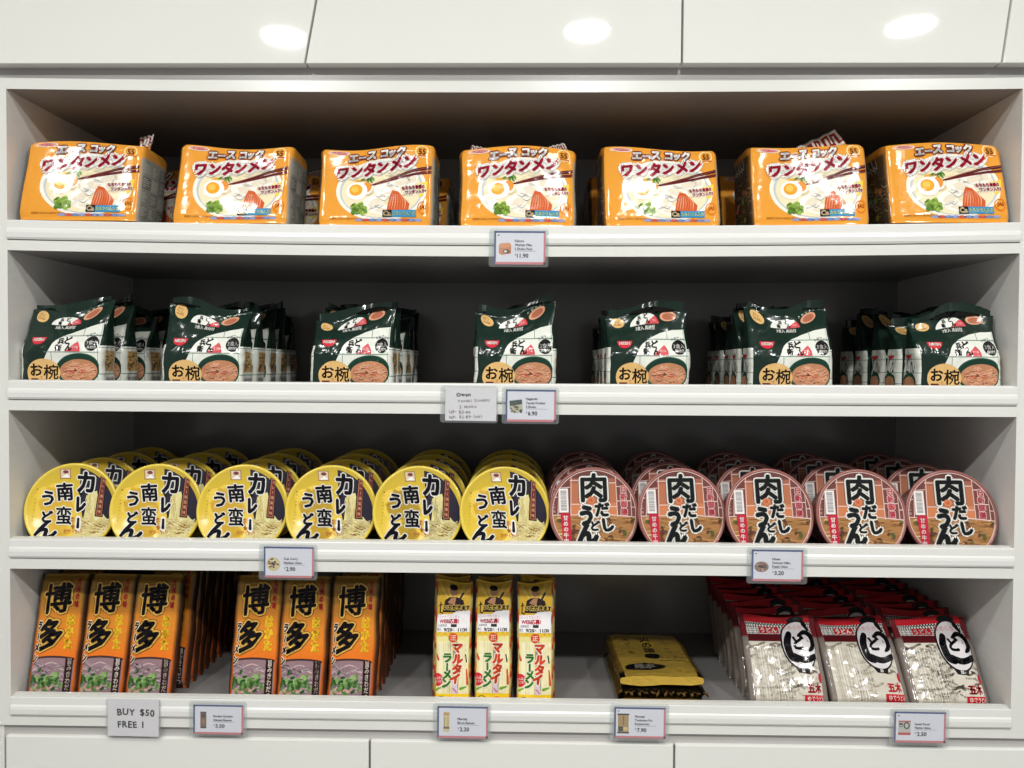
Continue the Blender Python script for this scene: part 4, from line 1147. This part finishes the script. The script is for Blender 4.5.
def sleeve(t, S0, S1, cx, zt):
    b = MB(); x0, x1, z0, z1 = S0.x - cx, S1.x - cx, S1.z - zt, 0
    r = .004; pts = []
    for (px, pz, a0) in ((x1 - r, z1 - r, 0), (x0 + r, z1 - r, 90), (x0 + r, z0 + r, 180), (x1 - r, z0 + r, 270)):
        for k in range(5): pts.append((px + r * math.cos(R(a0 + k * 22.5)), pz + r * math.sin(R(a0 + k * 22.5))))
    for y0, y1 in ((-.0016, -.0011), (.0011, .0016)):
        f = [b.vert((x, y0, z)) for x, z in pts]; k = [b.vert((x, y1, z)) for x, z in pts]
        b.face(f, (1, 1, 1, 1), 0, False); b.face(k[::-1], (1, 1, 1, 1), 0, False)
        for i in range(len(pts)): b.face((f[i], k[i], k[(i + 1) % len(pts)], f[(i + 1) % len(pts)]), (1, 1, 1, 1), 0, False)
    b.build('clear_sleeve', M['sleeve'], t, normals=False, fix=True)
def pic_block(a):
    a.poly([(9, 27), (12, 23), (30, 22), (33, 26), (33, 42), (14, 45), (9, 41)], rgb(206, 130, 84), 0); a.poly([(9, 27), (12, 23), (30, 22), (33, 26), (30, 30), (12, 32)], rgb(220, 150, 100), 1); a.ell(24, 38, 7, 4, rgb(90, 70, 60), 1); a.ell(22, 38, 3, 2, WHITE, 2)
def pic_pouch(a):
    a.poly([(8, 22), (32, 20), (33, 30), (34, 40), (24, 46), (12, 45), (7, 34)], rgb(190, 186, 160), 0); a.poly([(7, 22), (32, 19), (33, 28), (8, 32)], rgb(34, 60, 50), 1)
    for k in range(16): a.ell(a.r.uniform(10, 31), a.r.uniform(30, 44), 2.4, 1.6, mix(rgb(40, 50, 40), rgb(150, 130, 100), a.r.random()), 2)
def pic_ylid(a):
    a.ell(19, 35, 14, 14, rgb(214, 196, 140), 0)
    for k in range(26):
        t_ = a.r.uniform(0, 6.28); q = a.r.uniform(0, 11); a.ell(19 + q * math.cos(t_), 35 + q * math.sin(t_), 2.4, 1.7, (rgb(60, 50, 44), rgb(190, 90, 70), rgb(236, 226, 190))[k % 3], 1)
def pic_rlid(a):
    a.ell(19, 34, 14, 10.5, rgb(140, 108, 96), 0)
    for k in range(26):
        t_ = a.r.uniform(0, 6.28); q = a.r.uniform(0, 9); a.ell(19 + 1.3 * q * math.cos(t_), 34 + q * .9 * math.sin(t_), 2.4, 1.6, (rgb(66, 50, 46), rgb(200, 170, 150), rgb(150, 90, 70))[k % 3], 1)
def pic_stick(a):
    a.rect(14, 15, 26, 50, rgb(120, 84, 60), 0); a.rect(14, 15, 26, 18, rgb(60, 44, 38), 1); a.rect(14, 47, 26, 50, rgb(60, 44, 38), 1); a.rect(15.5, 20, 24.5, 27, rgb(70, 46, 40), 1); a.ell(20, 36, 3.5, 6, rgb(150, 110, 80), 1)
def pic_mstick(a):
    a.rect(12, 12, 24, 50, rgb(216, 200, 150), 0); a.rect(12, 12, 24, 18, rgb(200, 160, 80), 1); a.rect(12, 40, 24, 44, rgb(110, 96, 76), 1); a.rect(13, 22, 15, 40, rgb(180, 150, 80), 1); a.rect(20, 22, 22, 40, rgb(190, 160, 90), 1)
def pic_gold(a):
    a.rect(7, 14, 28, 52, rgb(170, 140, 84), 0); a.rect(6, 13, 29, 16, BLACK, 1); a.rect(6, 50, 29, 53, BLACK, 1); a.rect(8, 39, 17, 49, rgb(50, 40, 36), 1); a.rect(17, 18, 19, 36, rgb(110, 80, 40), 1); a.rect(18, 40, 26, 47, rgb(216, 190, 120), 1)
def pic_udon(a):
    a.rect(8, 18, 32, 47, rgb(196, 192, 186), 0); a.rect(8, 18, 32, 21, rgb(190, 90, 80), 1); a.rect(8, 42, 32, 47, rgb(196, 60, 60), 1); a.rect(9, 23, 17, 27, rgb(60, 50, 50), 1); a.ring(24, 28, 5, 6, 2.4, BLACK, 1, n=16); a.rect(10, 29, 16, 31, rgb(90, 80, 76), 1)
card(494.5, 231, 545.5, 264.5, (489, 228.5, 548.5, 267), 'price card reading 11.90 under the middle orange pack', ['Fukuro', 'Wantan Men', '5 Shoku Pack'], '11.90', pic_block, k=1)
card(506, 389.5, 556, 422, (502, 387, 559, 424), 'price card reading 6.90 under the middle green pouch', ['Nagatoki', 'Tanuki Donbei', '3 Shoku'], '6.90', pic_pouch, False, 2)
card(264, 546.5, 314, 578, (259, 544, 317.5, 580), 'price card reading 2.90 under the yellow bowls', ['Cup Curry', 'Nanban Udon'], '2.90', pic_ylid, False, 3)
card(752, 549.5, 803, 581.5, (747, 547, 807, 584), 'price card reading 3.20 under the red-brown bowls', ['Nissin', 'Oomori Niku', 'Dashi Udon'], '3.20', pic_rlid, True, 4)
card(193.5, 704.5, 243.5, 734.5, (189, 701, 247, 737), 'price card reading 3.50 below the orange stick bags', ['Karaku Kyushu', 'Hakata Ramen'], '3.50', pic_stick, False, 5)
card(437.5, 706, 488, 738.5, (433, 703, 491, 741), 'price card reading 2.20 below the yellow stick packs', ['Marutai', 'Bo-ra Ramen'], '2.20', pic_mstick, False, 6)
card(614.5, 707, 665.5, 738.5, (610, 703.5, 669, 741.5), 'price card reading 7.90 below the gold packs', ['Marutai', 'Tonkotsu Ko', 'Kumamoto'], '7.90', pic_gold, True, 7)
card(894.5, 711.5, 945.5, 743, (890, 708.5, 949, 746), 'price card reading 2.50 below the udon bags', ['Itsuki Food', 'Nama Udon'], '2.50', pic_udon, True, 8)

def note(x0, y0, x1, y1, s0, label, lines, k, ink):
    Y = -.0057
    A_, B_ = at(x0, y0, Y), at(x1, y1, Y)
    S0, S1 = at(s0[0], s0[1], Y), at(s0[2], s0[3], Y)
    cx = (S0.x + S1.x) / 2; zt = S0.z
    t = thing('handwritten_note', (cx, Y, zt)); tag(t, label, 'note'); t.rotation_euler.y = R(.5)
    w, h = B_.x - A_.x, A_.z - B_.z; ox, oz = A_.x - cx, A_.z - zt
    b = MB(); b.box(ox, ox + w, -.0003, .0003, oz - h, oz, rgb(226, 222, 226))
    a = Art(lambda x, y: (ox + x / 100 * w, oz - y / 70 * h), k)
    for s_, x, y, sz, rot in lines:
        cur = x
        for ch in s_:
            if ch == ' ': cur += sz * .5; continue
            v, f = glyph(ch); wid = (max(p[0] for p in v) - min(p[0] for p in v)) * sz
            a.text(ch, cur + wid / 2, y + a.r.uniform(-.6, .6) + (cur - x) * math.tan(R(rot)), sz * a.r.uniform(.94, 1.06), ink, 0, rot=a.r.uniform(-6, 6), bold=.65 if sz > 9.5 else .15)
            cur += wid + sz * .16
    for pts, col, L, mi in a.P:
        ar = sum(pts[i][0] * pts[(i + 1) % len(pts)][1] - pts[(i + 1) % len(pts)][0] * pts[i][1] for i in range(len(pts)))
        if ar < 0: pts = pts[::-1]
        b.face([b.vert((u, -.00034 - 3e-5 * L, v)) for u, v in pts], col, 0, False)
    b.build('card', M['card'], t, normals=False)
    sleeve(t, S0, S1, cx, zt)
note(445.5, 387.5, 496.5, 421, (440.5, 385.5, 498, 423), 'faint pencilled note left of the 6.90 price card', [('Owan', 22, 16, 10, 0), ('Tanuki Donbei', 24, 29, 9, -3), ('3 shoku', 28, 41, 9, -2), ('UP: $3.40', 8, 52, 9, 0), ('NP: $2.89 (ea)', 8, 63, 9, -2)], 1, rgb(150, 148, 160))
note(108, 699, 159, 736.5, (106, 698.5, 161, 738), 'white handwritten note reading BUY $50 FREE 1', [('BUY $50', 19, 24, 17, 1), ('FREE 1', 20, 48, 17, 0)], 2, rgb(70, 66, 72))
for m_ in list(bpy.data.meshes):
    if m_.users == 0: bpy.data.meshes.remove(m_)
